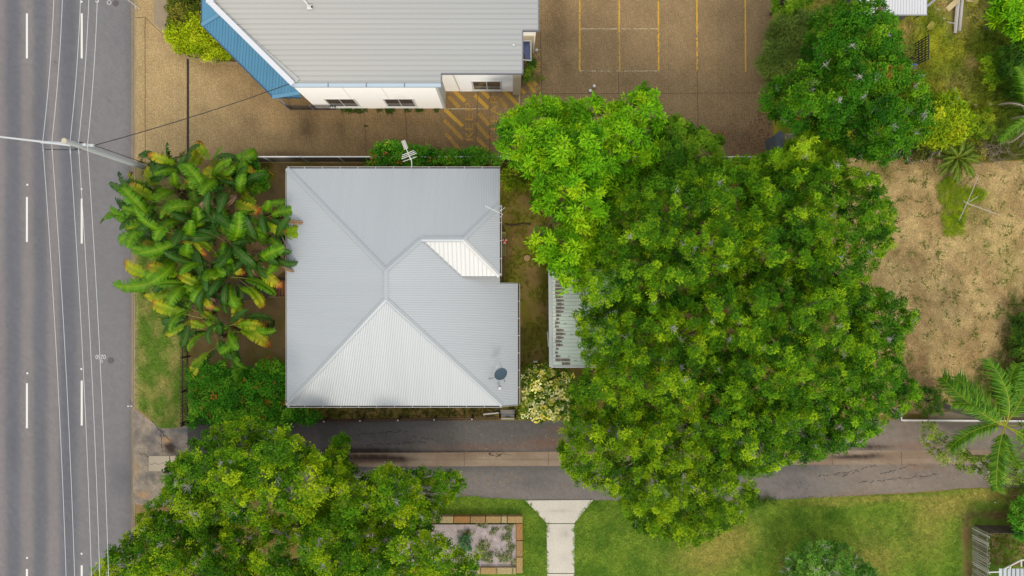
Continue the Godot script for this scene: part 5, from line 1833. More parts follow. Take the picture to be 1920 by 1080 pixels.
	tree("shrub", "open blue green shrub on the lawn with pale stems showing", "shrub", [1470, 1062, 1482, 1030, 1505, 1018, 1530, 1012, 1560, 1018, 1592, 1025, 1615, 1045, 1642, 1070, 1640, 1140, 1470, 1140], 2.8, {"mesh": round_l, "size": 0.9, "per": 16.0, "colors": [C(50, 100, 30), C(88, 140, 48), C(130, 172, 74)]}, {"r0": 0.35, "r1": 0.65, "thick": 0.06, "twigs": 0.4, "bark": M.twig})
	tree("tree", "small light green tree whose sprays cross the lane below the palm", "tree", [1724, 806, 1745, 796, 1768, 812, 1780, 840, 1820, 848, 1850, 862, 1905, 868, 1970, 860, 1970, 905, 1905, 905, 1862, 902, 1818, 884, 1770, 868, 1742, 856], 3.6, {"mesh": round_l, "size": 0.85, "per": 14.0, "colors": [C(76, 112, 34), C(124, 150, 50), C(166, 178, 84)]}, {"r0": 0.4, "r1": 0.65, "thick": 0.08, "twigs": 0.3})
	tree("shrub", "bright green big leaved shrub at the frame edge above the board fence", "shrub", [1898, 948, 1915, 930, 1960, 930, 1960, 1008, 1908, 1005, 1896, 985], 2.4, {"mesh": star, "size": 0.8, "per": 20.0, "colors": [C(48, 112, 24), C(80, 146, 34), C(120, 174, 50)]}, {"r0": 0.4, "r1": 0.65, "thick": 0.05})
	tree("bush", "dark low bush at the foot of the palm by the white capped wall", "bush", [1722, 735, 1745, 722, 1772, 752, 1765, 772, 1735, 776, 1718, 764], 1.6, {"mesh": fine, "size": 0.8, "per": 20.0, "colors": [C(40, 80, 20), C(70, 112, 26), C(112, 140, 40)]}, {"r0": 0.3, "r1": 0.5, "thick": 0.05})
	tree("bush", "tangled dark bush below the yellow green tree and cycad", "bush", [1720, 270, 1745, 262, 1760, 285, 1735, 300, 1700, 305, 1690, 290], 1.2, {"mesh": small, "size": 0.9, "per": 18.0, "colors": [C(52, 66, 22), C(90, 100, 36), C(160, 150, 70)]}, {"r0": 0.28, "r1": 0.45, "thick": 0.04, "twigs": 0.8})
	tree("bush", "yellow speckled low bush right beside the feathery cycad", "bush", [1815, 270, 1835, 265, 1848, 285, 1838, 302, 1818, 300], 0.9, {"mesh": small, "size": 0.8, "per": 16.0, "colors": [C(90, 110, 30), C(150, 150, 46), C(204, 190, 80)]}, {"r0": 0.22, "r1": 0.35, "thick": 0.03})
	tree("bush", "low green weeds at the tan garden edging", "weeds", [328, 92, 338, 88, 344, 98, 336, 102], 0.35, {"mesh": small, "size": 0.5, "per": 40.0, "colors": [C(60, 90, 24), C(96, 120, 40), C(120, 140, 50)]}, {"r0": 0.12, "r1": 0.2, "thick": 0.015})
	# pot plants at the rear corner of the shop
	for q in [["leafy pot plant nearest the shop's cream corner pier", [982, 128, 996, 124, 998, 150, 986, 152], 1.3, 987, 158], ["trailing pot plant under the blue door canopy", [988, 112, 1002, 110, 1004, 126, 990, 128], 1.0, 994, 122]]:
		var p := tree("pot_plant", q[0], "pot plant", q[1], q[2], {"mesh": star, "size": 0.45, "per": 40.0, "colors": [C(50, 92, 20), C(86, 130, 30), C(140, 160, 50)]}, {"r0": 0.2, "r1": 0.3, "thick": 0.02, "part": "foliage"})
		var s := st()
		tube(s, [p.position, p.position + Vector3(0, 0.4, 0)], 0.2, 0.26, 12)
		part("pot", done(s), mat(C(60, 70, 84), 0.6), p)
	tree("weed", "small green weed growing through the yellow hatching beside the lettering", "weed", [1004, 146, 1016, 140, 1020, 148, 1008, 152], 0.4, {"mesh": small, "size": 0.5, "per": 40.0, "colors": [C(60, 96, 20), C(120, 140, 30), C(170, 170, 50)]}, {"r0": 0.12, "r1": 0.2, "thick": 0.015})
	# planting in the sandstone bed
	tree("shrub", "round blue green shrub in the planter under the tree's edge", "shrub", [862, 1012, 876, 1002, 886, 1014, 880, 1032, 866, 1030], 0.9, {"mesh": small, "size": 0.7, "per": 30.0, "colors": [C(30, 84, 36), C(52, 118, 60), C(110, 160, 100)]}, {"r0": 0.2, "r1": 0.34, "thick": 0.03, "part": "foliage"})


# ---------- torn paddle leaved plants
func build_paddles() -> void:
	var green := []
	for i in 7:
		green.append(paddle(3.3, 0.42, 0.45 + 0.14 * i, 0, 100 + i))
		green.append(paddle(3.0, 0.44, 0.4 + 0.13 * i, 3, 140 + i))
	var gold := []
	for i in 4:
		gold.append(paddle(3.2, 0.4, 0.8 + 0.15 * i, 1, 120 + i))
	var dead := []
	for i in 3:
		dead.append(paddle(2.1, 0.3, 1.5 + 0.3 * i, 2, 130 + i))
	var stem_m := mat(C(112, 104, 62), 0.8)
	var g := "torn leaved paddle plants in the front yard"
	var spots := [
		["paddle leaved plant with bright fresh leaves beside the power pole foot", 345, 325, 2.4, 10, 2, 0, 0.85, 0.0],
		["paddle leaved plant between the deep green shrub and the clump's heart", 440, 375, 2.7, 11, 3, 1, 0.9, 0.0],
		["tall green paddle leaved plant just behind the picket fence line", 360, 430, 3.0, 13, 1, 0, 0.95, 0.0],
		["paddle leaved plant with glossy dark leaves toward the entry path", 400, 485, 2.8, 13, 1, 1, 0.95, 0.0],
		["paddle leaved plant crowding the roof edge above the timber steps", 480, 480, 2.8, 11, 2, 1, 0.85, 0.0],
		["paddle leaved plant with striped yellow leaves over the kerb grass", 305, 380, 2.3, 10, 4, 0, 0.9, 4.4],
		["small paddle leaved plant at the clump's lower end by the gate", 385, 540, 2.0, 10, 2, 1, 0.8, 0.0],
		["low paddle leaved plant with one yellow leaf pointing at the red hedge", 410, 630, 1.6, 9, 2, 0, 0.85, 0.1],
		["paddle leaved plant nearest the power pole, its tips yellow", 322, 352, 2.3, 9, 3, 0, 0.9, 3.6],
		["paddle leaved plant against the metal fence, leaves burnt orange", 395, 330, 2.6, 9, 4, 1, 0.85, 1.7],
		["paddle leaved plant reaching farthest over the road", 300, 425, 2.4, 12, 1, 1, 0.95, 4.4],
		["paddle leaved plant with the broadest leaves in the middle of the clump", 395, 395, 3.2, 12, 0, 1, 1.0, 0.0],
		["dark paddle leaved plant at the heart of the clump", 430, 445, 3.3, 13, 0, 0, 1.0, 0.0],
		["yellowing paddle leaved plant beside the house gutter", 488, 400, 3.0, 10, 4, 1, 0.85, 1.2],
		["paddle leaved plant whose dry leaves rest on the house roof", 500, 455, 3.0, 9, 2, 4, 0.9, 1.5],
		["paddle leaved plant above the verge in front of the fence", 335, 470, 2.6, 12, 1, 1, 0.9, 4.7],
		["low paddle leaved plant pointing one long leaf at the kerb", 345, 520, 2.0, 9, 1, 0, 0.95, 4.7],
		["paddle leaved plant over the entry path near the timber steps", 430, 515, 2.6, 11, 2, 1, 0.85, 0.3],
		["separate paddle leaved plant on the picket fence side of the bare yard", 375, 595, 2.2, 11, 1, 1, 0.85, 4.9],
		["separate paddle leaved plant with rusty tips pointing at the house", 425, 610, 2.3, 9, 4, 1, 0.85, 1.4],
	]
	for q in spots:
		var top := W(q[1], q[2], q[3])
		var foot := Vector3(top.x + rng.randf_range(-0.2, 0.2), 0, top.z + rng.randf_range(-0.2, 0.2))
		var t := thing("paddle_plant", q[0], "plant", foot, g)
		for i in 3:
			var s := st()
			var off := Vector3(rng.randf_range(-0.35, 0.35), 0, rng.randf_range(-0.35, 0.35))
			tube(s, [off, off * 0.6 + Vector3(0, q[3] * 0.5, 0), top - foot - Vector3(0, 0.25, 0) + off * 0.3], 0.13, 0.09, 7)
			piece("stem", done(s), stem_m, t)
		var old: int = q[6] + (1 if q[3] > 1.9 else 0)
		var n: int = q[4] + q[5] + q[6]
		for i in n:
			var m: Mesh = green[rng.randi() % green.size()]
			if i % 4 == 3 and i / 4 < q[5] + (i / 4) % 2:
				m = gold[rng.randi() % gold.size()]
			elif i < old:
				m = dead[rng.randi() % dead.size()]
			var yaw := TAU * i * 0.381966 + rng.randf_range(-0.2, 0.2)
			if q[8] > 0.0 and i % 2 == 0:
				yaw = q[8] + rng.randf_range(-0.9, 0.9)
			var pitch := rng.randf_range(-0.35, 0.55)
			if i % 4 == 1:
				pitch = -0.6
			var size: float = q[7] * rng.randf_range(0.8, 1.2)
			var off := Vector3(rng.randf_range(-0.45, 0.45), rng.randf_range(-0.9, 0.25), rng.randf_range(-0.45, 0.45))
			if q[8] > 0.0 and i < 4:
				yaw = q[8] + 0.35 * (i - 1.5)
				pitch = 0.35
				size *= 1.12
				m = gold[i] if i % 2 == 0 else green[rng.randi() % green.size()]
			piece("leaf", m, M.paddle, t, Transform3D(Basis(Vector3.UP, yaw) * Basis(Vector3.RIGHT, pitch) * Basis(Vector3.BACK, rng.randf_range(-0.9, 0.9)).scaled(Vector3.ONE * size), top - foot + off))
	var flat := paddle(1.7, 0.26, 0.4, 2, 139)
	for q in [[548, 410, 3.9, 1.75, 1.0], [545, 492, 3.7, 1.45, 0.8], [505, 470, 3.2, 0.9, 0.9], [440, 395, 3.3, 2.6, 0.8]]:
		var d := thing("dry_leaf", ["single curled brown leaf lying over the front edge of the house roof", "frayed brown leaf tip over the roof edge above the steps", "hanging brown leaf beside the dry leaf heap", "pale dry leaf caught in the middle of the clump"][[548, 545, 505, 440].find(q[0])], "dry leaf", W(q[0] - 24, q[1], q[2] - 0.35))
		piece("blade", flat, M.paddle, d, Transform3D(Basis(Vector3.UP, q[3]) * Basis(Vector3.RIGHT, 0.42) * Basis(Vector3.BACK, 0.5).scaled(Vector3.ONE * q[4]), Vector3.ZERO))
	# the dry heap of old leaves against the gutter
	var h := thing("dry_leaf_heap", "heap of dry grey brown leaf stalks caught against the front gutter", "dry leaves", W(520, 445))
	for i in 80:
		var s := st()
		var a := W(524 + rng.randf_range(-14, 12), 425 + rng.randf_range(0, 55), rng.randf_range(2.6, 3.5))
		var d := Vector3(rng.randf_range(-1, 1), rng.randf_range(-0.5, 0.3), rng.randf_range(-1, 1)).normalized()
		var mid := a + d * 0.3 + Vector3(0, 0.1, 0)
		tube(s, [a, mid, mid + d.rotated(Vector3.UP, rng.randf_range(-0.8, 0.8)) * 0.35], 0.035, 0.012, 4)
		part("dry_stalk", done(s), mat(C(168, 146, 128) * rng.randf_range(0.55, 1.15), 0.9), h)
	# leaves at the right edge of the yard
	var e := thing("paddle_plant", "paddle leaved plant at the frame edge beside the straw coloured yard", "plant", W(1945, 640))
	for i in 18:
		piece("leaf", green[i % green.size()], M.paddle, e, Transform3D(Basis(Vector3.UP, PI * 1.5 + rng.randf_range(-1.2, 1.2)) * Basis(Vector3.RIGHT, rng.randf_range(-0.2, 0.4)).scaled(Vector3.ONE * 0.62), Vector3(rng.randf_range(-0.3, 0.6), 0.9, rng.randf_range(-1.6, 1.6))))


# ---------- palms
func build_palms() -> void:
	var lush := [C(50, 106, 16), C(118, 164, 30), C(160, 164, 50)]
	var kinds := []
	for i in 4:
		kinds.append(frond(3.5, 0.85, 0.6 + 0.16 * i, lush, 200 + i, 88))
	var top := W(1884, 798, 6.2)
	var foot := W(1757, 757)
	var t := thing("palm_tree", "tall leaning feather palm with yellow midribs at the lane's far end", "palm", foot)
	var s := st()
	tube(s, [foot, foot.lerp(top, 0.3) + Vector3(-0.15, 0.3, 0), top - Vector3(0, 0.3, 0)], 0.24, 0.15, 10)
	part("trunk", done(s), mat(C(128, 118, 112), 0.9), t)
	for q in [[1840, 687], [1793, 715], [1768, 722], [1782, 762], [1776, 818], [1862, 895], [1893, 695], [1897, 862], [1960, 830], [1955, 740], [1980, 790], [1930, 880], [1925, 700]]:
		var to := W(q[0], q[1], 5.6) - top
		var yaw := atan2(to.x, to.z)
		var far := Vector2(to.x, to.z).length()
		piece("frond", kinds[rng.randi() % 4], M.paddle, t, Transform3D(Basis(Vector3.UP, yaw) * Basis(Vector3.BACK, [-1.0, 0.9, -0.5, 1.1, 0.2][rng.randi() % 5]).scaled(Vector3.ONE * far / 2.85), top - foot))
	# feathery cycad
	var soft := []
	var c1 := [C(62, 96, 20), C(120, 146, 34), C(160, 166, 60)]
	for i in 3:
		soft.append(frond(1.75, 0.34, 0.75 + 0.2 * i, c1, 210 + i, 80))
	var cy := thing("cycad", "low feathery bright green cycad with fronds spread in a ring", "cycad", W(1781, 300))
	for i in 22:
		piece("frond", soft[i % 3], M.paddle, cy, Transform3D(Basis(Vector3.UP, i * 2.39996) * Basis(Vector3.RIGHT, -0.35 * float(i % 3)).scaled(Vector3.ONE * rng.randf_range(0.75, 1.05)), Vector3(0, 0.55, 0)))
	s = st()
	tube(s, [Vector3.ZERO, Vector3(0, 0.6, 0)], 0.16, 0.13, 8)
	piece("trunk", done(s), M.bark, cy)
	# palm with dead fronds at the frame edge
	var dry := [C(120, 104, 84), C(178, 164, 140), C(206, 200, 184)]
	var dead := []
	for i in 3:
		dead.append(frond(2.6, 0.3, 0.9 + 0.25 * i, dry, 220 + i, 30))
	var ptop := W(1935, 215, 3.4)
	var pfoot := W(1928, 226)
	var p := thing("palm_tree", "palm with bare grey dead fronds hanging at the frame edge", "palm", pfoot)
	s = st()
	tube(s, [pfoot, ptop], 0.2, 0.15, 8)
	part("trunk", done(s), M.bark, p)
	for q in [[1868, 232, 1], [1874, 262, 1], [1852, 196, 1], [1880, 158, 0], [1862, 258, 0], [1884, 285, 1], [1860, 300, 1], [1900, 310, 0], [1960, 160, 0], [1985, 240, 0], [1970, 290, 0], [1890, 190, 0], [1905, 270, 0]]:
		var to := W(q[0], q[1], 2.0) - ptop
		piece("frond", dead[rng.randi() % 3] if q[2] else kinds[rng.randi() % 4], M.paddle, p, Transform3D(Basis(Vector3.UP, atan2(to.x, to.z)) * Basis(Vector3.BACK, rng.randf_range(-0.5, 0.5)).scaled(Vector3.ONE * clampf(Vector2(to.x, to.z).length() / 2.3, 0.4, 0.9)), ptop - pfoot))
	# heap of dead branches under it
	var h := thing("dead_branch_heap", "heap of pale dead branches beside the feathery cycad", "branches", W(1868, 280))
	for i in 60:
		s = st()
		var a := W(1866 + rng.randf_range(-26, 26), 280 + rng.randf_range(-16, 18), rng.randf_range(0.1, 0.7))
		var d := Vector3(rng.randf_range(-1, 1), rng.randf_range(-0.2, 0.2), rng.randf_range(-1, 1)).normalized()
		tube(s, [a, a + d * 0.5, a + d.rotated(Vector3.UP, 0.4) * 1.0], 0.022, 0.007, 4)
		part("branch", done(s), mat(C(160, 140, 122) * rng.randf_range(0.5, 1.2), 0.9), h)


# ---------- small things
func build_small_things() -> void:
	# sandstone planter
	var t := thing("planter", "sandstone block planter bed with purple grey gravel on the lawn", "planter", W(900, 1022))
	var stone := [mat(C(214, 178, 112), 0.9), mat(C(206, 150, 82), 0.9), mat(C(222, 196, 140), 0.9), mat(C(198, 158, 100), 0.9)]
	var grain := noise_tex(FastNoiseLite.TYPE_SIMPLEX, 0.012, 0.62, 1.0, 5, 0.6)
	for m in stone:
		m.albedo_texture = grain
		m.uv1_triplanar = true
		m.uv1_world_triplanar = true
		m.uv1_scale = Vector3(0.45, 0.45, 1.3)
	var h := 0.42
	for q in [[790, 968, 820, 981, 0], [821, 968, 850, 981, 2], [851, 968, 881, 981, 1], [882, 968, 910, 981, 3], [911, 968, 939, 981, 0], [940, 968, 950.5, 981, 2], [951.5, 968, 980, 981, 0], [968, 982, 980, 1013, 1], [968, 1014, 980, 1044, 3], [968, 1045, 980, 1075, 0], [868, 1064, 900, 1077, 2], [901, 1064, 931, 1077, 0], [932, 1064, 961, 1077, 2], [962, 1064, 967.5, 1077, 2], [835, 1064, 867, 1077, 0], [718, 1068, 752, 1079, 3], [753, 1068, 790, 1079, 1]]:
		var a := W(q[0], q[1], h)
		var b := W(q[2], q[3], h)
		var s := st()
		block(s, Vector3((a.x + b.x) * 0.5, h * 0.5, (a.z + b.z) * 0.5), Vector3(b.x - a.x - 0.012, h + rng.randf_range(-0.015, 0.015), b.z - a.z - 0.012), 0.025)
		part("block", done(s), stone[q[4]], t)
	var bed := func(u, v): return C(184, 170, 166) * (1.0 + 0.25 * N2(u, v) + 0.25 * N3(u, v))
	patch("gravel_bed", [690, 981, 968, 981, 968, 1064, 690, 1064], 0.24, vmat(0.95, tex.pebble, 0.8), bed, 0.15, 0.0, t)
	var sp := spray(12, 0.12, 0.05, 1, 0.1, 31)
	var where := []
	var tint := PackedColorArray()
	for q in [[955, 990, 8, 5], [950, 1008, 8, 6], [958, 1025, 6, 8], [905, 1025, 10, 10], [875, 1000, 8, 5], [950, 1045, 12, 8], [915, 1045, 14, 8], [905, 985, 8, 3], [925, 995, 6, 5], [965, 1055, 4, 5]]:
		for i in int(q[2] * q[3] * 0.7):
			where.append(Transform3D(Basis(Vector3.UP, rng.randf() * TAU).scaled(Vector3.ONE * rng.randf_range(0.5, 1.0)), W(q[0] + rng.randfn() * q[2] * 0.6, q[1] + rng.randfn() * q[3] * 0.6, 0.3)))
			tint.append([C(110, 140, 80), C(150, 164, 100), C(96, 110, 60), C(200, 190, 150)][rng.randi() % 4])
	copies("groundcover", sp, M.leaf, where, tint, t)
	# yellow green bench against the back wall with a red and white ball
	t = thing("bench", "narrow yellow green bench under the east eave of the house", "bench", W(943, 458))
	for i in 3:
		var s := st()
		beam(s, W(940.5 + i * 3.0, 435, 0.5), W(941.5 + i * 3.0, 480, 0.5), 0.09, 0.03)
		part("slat", done(s), mat(C(176, 172, 96), 0.7), t)
	for v in [440, 475]:
		var s := st()
		beam(s, W(939, v), W(939, v, 0.48), 0.05, 0.05)
		beam(s, W(948, v), W(948, v, 0.48), 0.05, 0.05)
		part("leg", done(s), mat(C(150, 146, 90), 0.7), t)
	var s := st()
	ball(s, W(946, 452, 0.72), Vector3.ONE * 0.2, func(i, j): return C(206, 74, 48) if (int(j / 4) + (0 if i < 6 else 1)) % 2 == 0 or i == 0 else C(236, 226, 214), 12)
	tag(part("ball", done(s), M.paint), "red and white ball lying on the yellow green bench", "ball")
	s = st()
	disc(s, W(988, 484), 0.2, 0.1, 24)
	tag(part("round_lid", done(s), mat(C(196, 156, 112), 0.85)), "round tan lid on the ground under the lime tree's edge", "lid")
	s = st()
	beam(s, W(961, 445, 0.05), W(961, 451, 0.05), 0.06, 0.03)
	tag(part("timber_offcut", done(s), mat(C(190, 140, 90), 0.9)), "short tan timber offcut on the mossy ground east of the bench", "offcut")
	s = st()
	beam(s, W(906, 777, 0.3), W(936, 774, 0.35), 0.08, 0.03)
	tag(part("white_plank", done(s), M.white), "white plank lying along the inside of the lane picket fence", "plank")
	t = thing("downpipe_cover", "dark upright pipe cover at the house's lane side corner", "pipe", W(931, 768))
	s = st()
	beam(s, W(931, 766), W(931, 766, 2.6), 0.12, 0.12)
	part("pipe", done(s), mat(C(72, 74, 80), 0.6), t)
	s = st()
	block(s, W(1004, 678, 0.06), Vector3(0.28, 0.1, 0.12), 0.01)
	tag(part("white_block", done(s), M.white), "small white block on the ground at the shed corner", "block")
	# brick edge along the back garden strip
	t = thing("brick_edging", "row of dark sunken bricks crossing the mossy yard", "edging", W(972, 421))
	for i in 11:
		s = st()
		block(s, W(949 + i * 4.4, 421 + sin(i * 0.6) * 1.5, 0.03), Vector3(0.14, 0.08, 0.09), 0.012)
		part("brick", done(s), mat(C(84, 60, 48) * rng.randf_range(0.7, 1.3), 0.9), t)
	# white lids on the car park
	for q in [[1114, 162, "white round lid on the car park, the larger upper one of a pair"], [1106.5, 170.5, "white round lid on the car park, the lower one of a pair"]]:
		var l := thing("bollard_cap", q[2], "lid", W(q[0], q[1]))
		s = st()
		disc(s, Vector3(0, 0.008, 0), 0.1, 0.1, 18)
		piece("rim", done(s), mat(C(222, 224, 226), 0.6), l)
		s = st()
		disc(s, Vector3(0, 0.1, 0), 0.07, 0.03, 18)
		piece("dome", done(s), mat(C(236, 238, 240), 0.5), l)
	# fallen rotary clothes line
	t = thing("clothes_line", "rusty rotary clothes line with three thin arms in the straw yard", "clothes line", W(1808, 387))
	var hub := W(1813, 381, 1.7)
	s = st()
	tube(s, [t.position, hub], 0.035, 0.03, 8)
	part("mast", done(s), M.galv, t)
	for q in [[1836, 328, 1.9], [1798, 414, 1.6], [1874, 403, 1.8], [1834, 368, 1.5], [1806, 376, 1.6]]:
		s = st()
		tube(s, [hub, W(q[0], q[1], q[2])], 0.022, 0.018, 6)
		part("arm", done(s), mat(C(214, 202, 186), 0.6, 0.2), t)
	for q in [[1853, 391, 1857, 400], [1838, 386, 1836, 392]]:
		s = st()
		tube(s, [W(q[0], q[1], 1.75), W(q[2], q[3], 1.78)], 0.016, 0.016, 5)
		part("bracket", done(s), M.galv, t)
	# timber and sheets by the white shed
	for q in [["long weathered white board, left one of the pair near the white shed", 1800, -30, 1791, 62, 0.2], ["long weathered white board, right one of the pair near the white shed", 1807, -30, 1799, 58, 0.18], ["grey batten lying against the pair of white boards", 1795.5, -20, 1789, 50, 0.06]]:
		s = st()
		beam(s, W(q[1], q[2], 0.2), W(q[3], q[4], 0.16), q[5], 0.04)
		var b := tag(part("board", done(s), mat(C(216, 210, 202) * (1.0 if q[5] > 0.1 else 0.55), 0.85)), q[0], "board")
		s = st()
		beam(s, W(q[1] - 1, q[2], 0.222), W(q[3] - 1, q[4], 0.182), 0.02, 0.004)
		piece("groove", done(s), mat(C(120, 110, 104), 0.9), b)
	s = st()
	beam(s, W(1796, 0, 0.3), W(1776, 18, 0.2), 0.34, 0.03)
	tag(part("sheet", done(s), mat(C(222, 200, 150), 0.8)), "pale cream board lying beside the pair of white boards", "board")
	s = st()
	beam(s, W(1812, -2, 0.2), W(1834, 3, 0.2), 0.3, 0.03)
	tag(part("sheet", done(s), mat(C(206, 180, 130), 0.8)), "tan board at the frame top beyond the pair of white boards", "board")
	t = thing("open_box", "shallow yellowish open carton lying in the wild grass", "carton", W(1746, 47))
	for q in [[1740, 54, 1750, 41, 0.3], [1746, 55, 1756, 44, 0.05]]:
		s = st()
		beam(s, W(q[0], q[1], 0.12), W(q[2], q[3], 0.12), q[4], 0.03)
		part("panel", done(s), mat(C(206, 186, 96), 0.8), t)
	s = st()
	beam(s, W(1738, 55, 0.16), W(1750, 55, 0.16), 0.03, 0.2)
	part("end", done(s), mat(C(196, 172, 88), 0.8), t)
	s = st()
	beam(s, W(1776, 41, 0.2), W(1790, 44, 0.2), 0.05, 0.04)
	tag(part("stick", done(s), M.twig), "short pale stick beside the white boards in the grass", "stick")
	s = st()
	beam(s, W(1712, 36, 0.3), W(1728, 27, 0.4), 0.05, 0.04)
	tag(part("stick", done(s), M.dark), "dark stick lying below the white shed's edge", "stick")
	# dark lattice rack
	t = thing("lattice_rack", "dark green upright lattice rack half hidden by the big tree", "rack", W(1708, 104))
	for i in 10:
		s = st()
		beam(s, W(1716, 82 + i * 4.6, 0.05), W(1716, 82 + i * 4.6, 0.05) + Vector3(0.0, 1.5, 0), 0.06, 0.03)
		part("slat", done(s), mat(C(36, 50, 44), 0.6), t)
	for i in 5:
		s = st()
		beam(s, W(1716.5, 80, 0.1) + Vector3(0, i * 0.35, 0), W(1716.5, 125, 0.1) + Vector3(0, i * 0.35, 0), 0.04, 0.05)
		part("rail", done(s), mat(C(44, 58, 52), 0.6), t)
	s = st()
	beam(s, W(1699, 84, 0.05), W(1699, 118, 0.05), 0.9, 0.06)
	part("base", done(s), mat(C(34, 40, 36), 0.7), t)
	s = st()
	block(s, W(1711, 128, 0.3), Vector3(0.35, 0.5, 0.5), 0.03)
	tag(part("blue_crate", done(s), mat(C(84, 108, 146), 0.6)), "small blue crate beside the dark lattice rack", "crate")
	# grey sheet whose corner shows over the yellow green tree
	s = st()
	prism(s, PackedVector2Array([Vector2(W(1777, 0).x, W(0, 171).z), Vector2(W(1789, 0).x, W(0, 184).z), Vector2(W(1787, 0).x, W(0, 200).z), Vector2(W(1770, 0).x, W(0, 200).z), Vector2(W(1768, 0).x, W(0, 184).z)]), 0.55, 0.6)
	tag(part("grey_sheet", done(s), mat(C(150, 162, 160), 0.7)), "pointed grey sheet showing above the yellow green tree", "sheet")
	# litter in the wild grass
	for q in [["pale scrap of paper in the grass near the grey sheet", 1829, 196, 7, 3], ["small white scrap beside the dead palm fronds", 1857, 195, 3, 6], ["pale scrap lying by the dry grass below the grey sheet", 1818, 190, 3, 4], ["white scrap below the pale cream board", 1760, 18, 6, 4], ["white scrap near the short pale stick", 1770, 34, 4, 3], ["white scrap on the dry grass by the board fence", 1866, 942, 3, 2]]:
		s = st()
		beam(s, W(q[1] - q[3] * 0.5, q[2] - q[4] * 0.3, 0.12), W(q[1] + q[3] * 0.5, q[2] + q[4] * 0.4, 0.16), q[4] * 0.03, 0.01)
		tag(part("paper_scrap", done(s), mat(C(226, 218, 204), 0.9)), q[0], "scrap")
	s = st()
	beam(s, W(667, 896, 0.5), W(690, 898, 0.5), 0.16, 0.06)
	tag(part("white_rail", done(s), M.white), "short white rail between the trees beside the lane", "rail")
	# bare twiggy debris on the strip
	t = thing("fallen_twigs", "tangle of thin dark twigs on the lane's concrete strip", "twigs", W(932, 852))
	for i in 9:
		s = st()
		var a := W(915 + rng.randf_range(0, 30), 848 + rng.randf_range(0, 8), 0.03)
		tube(s, [a, a + Vector3(rng.randf_range(-0.3, 0.3), 0.03, rng.randf_range(-0.1, 0.15)), a + Vector3(rng.randf_range(-0.6, 0.6), 0, rng.randf_range(-0.15, 0.2))], 0.012, 0.006, 4)
		part("twig", done(s), mat(C(70, 50, 38), 0.9), t)


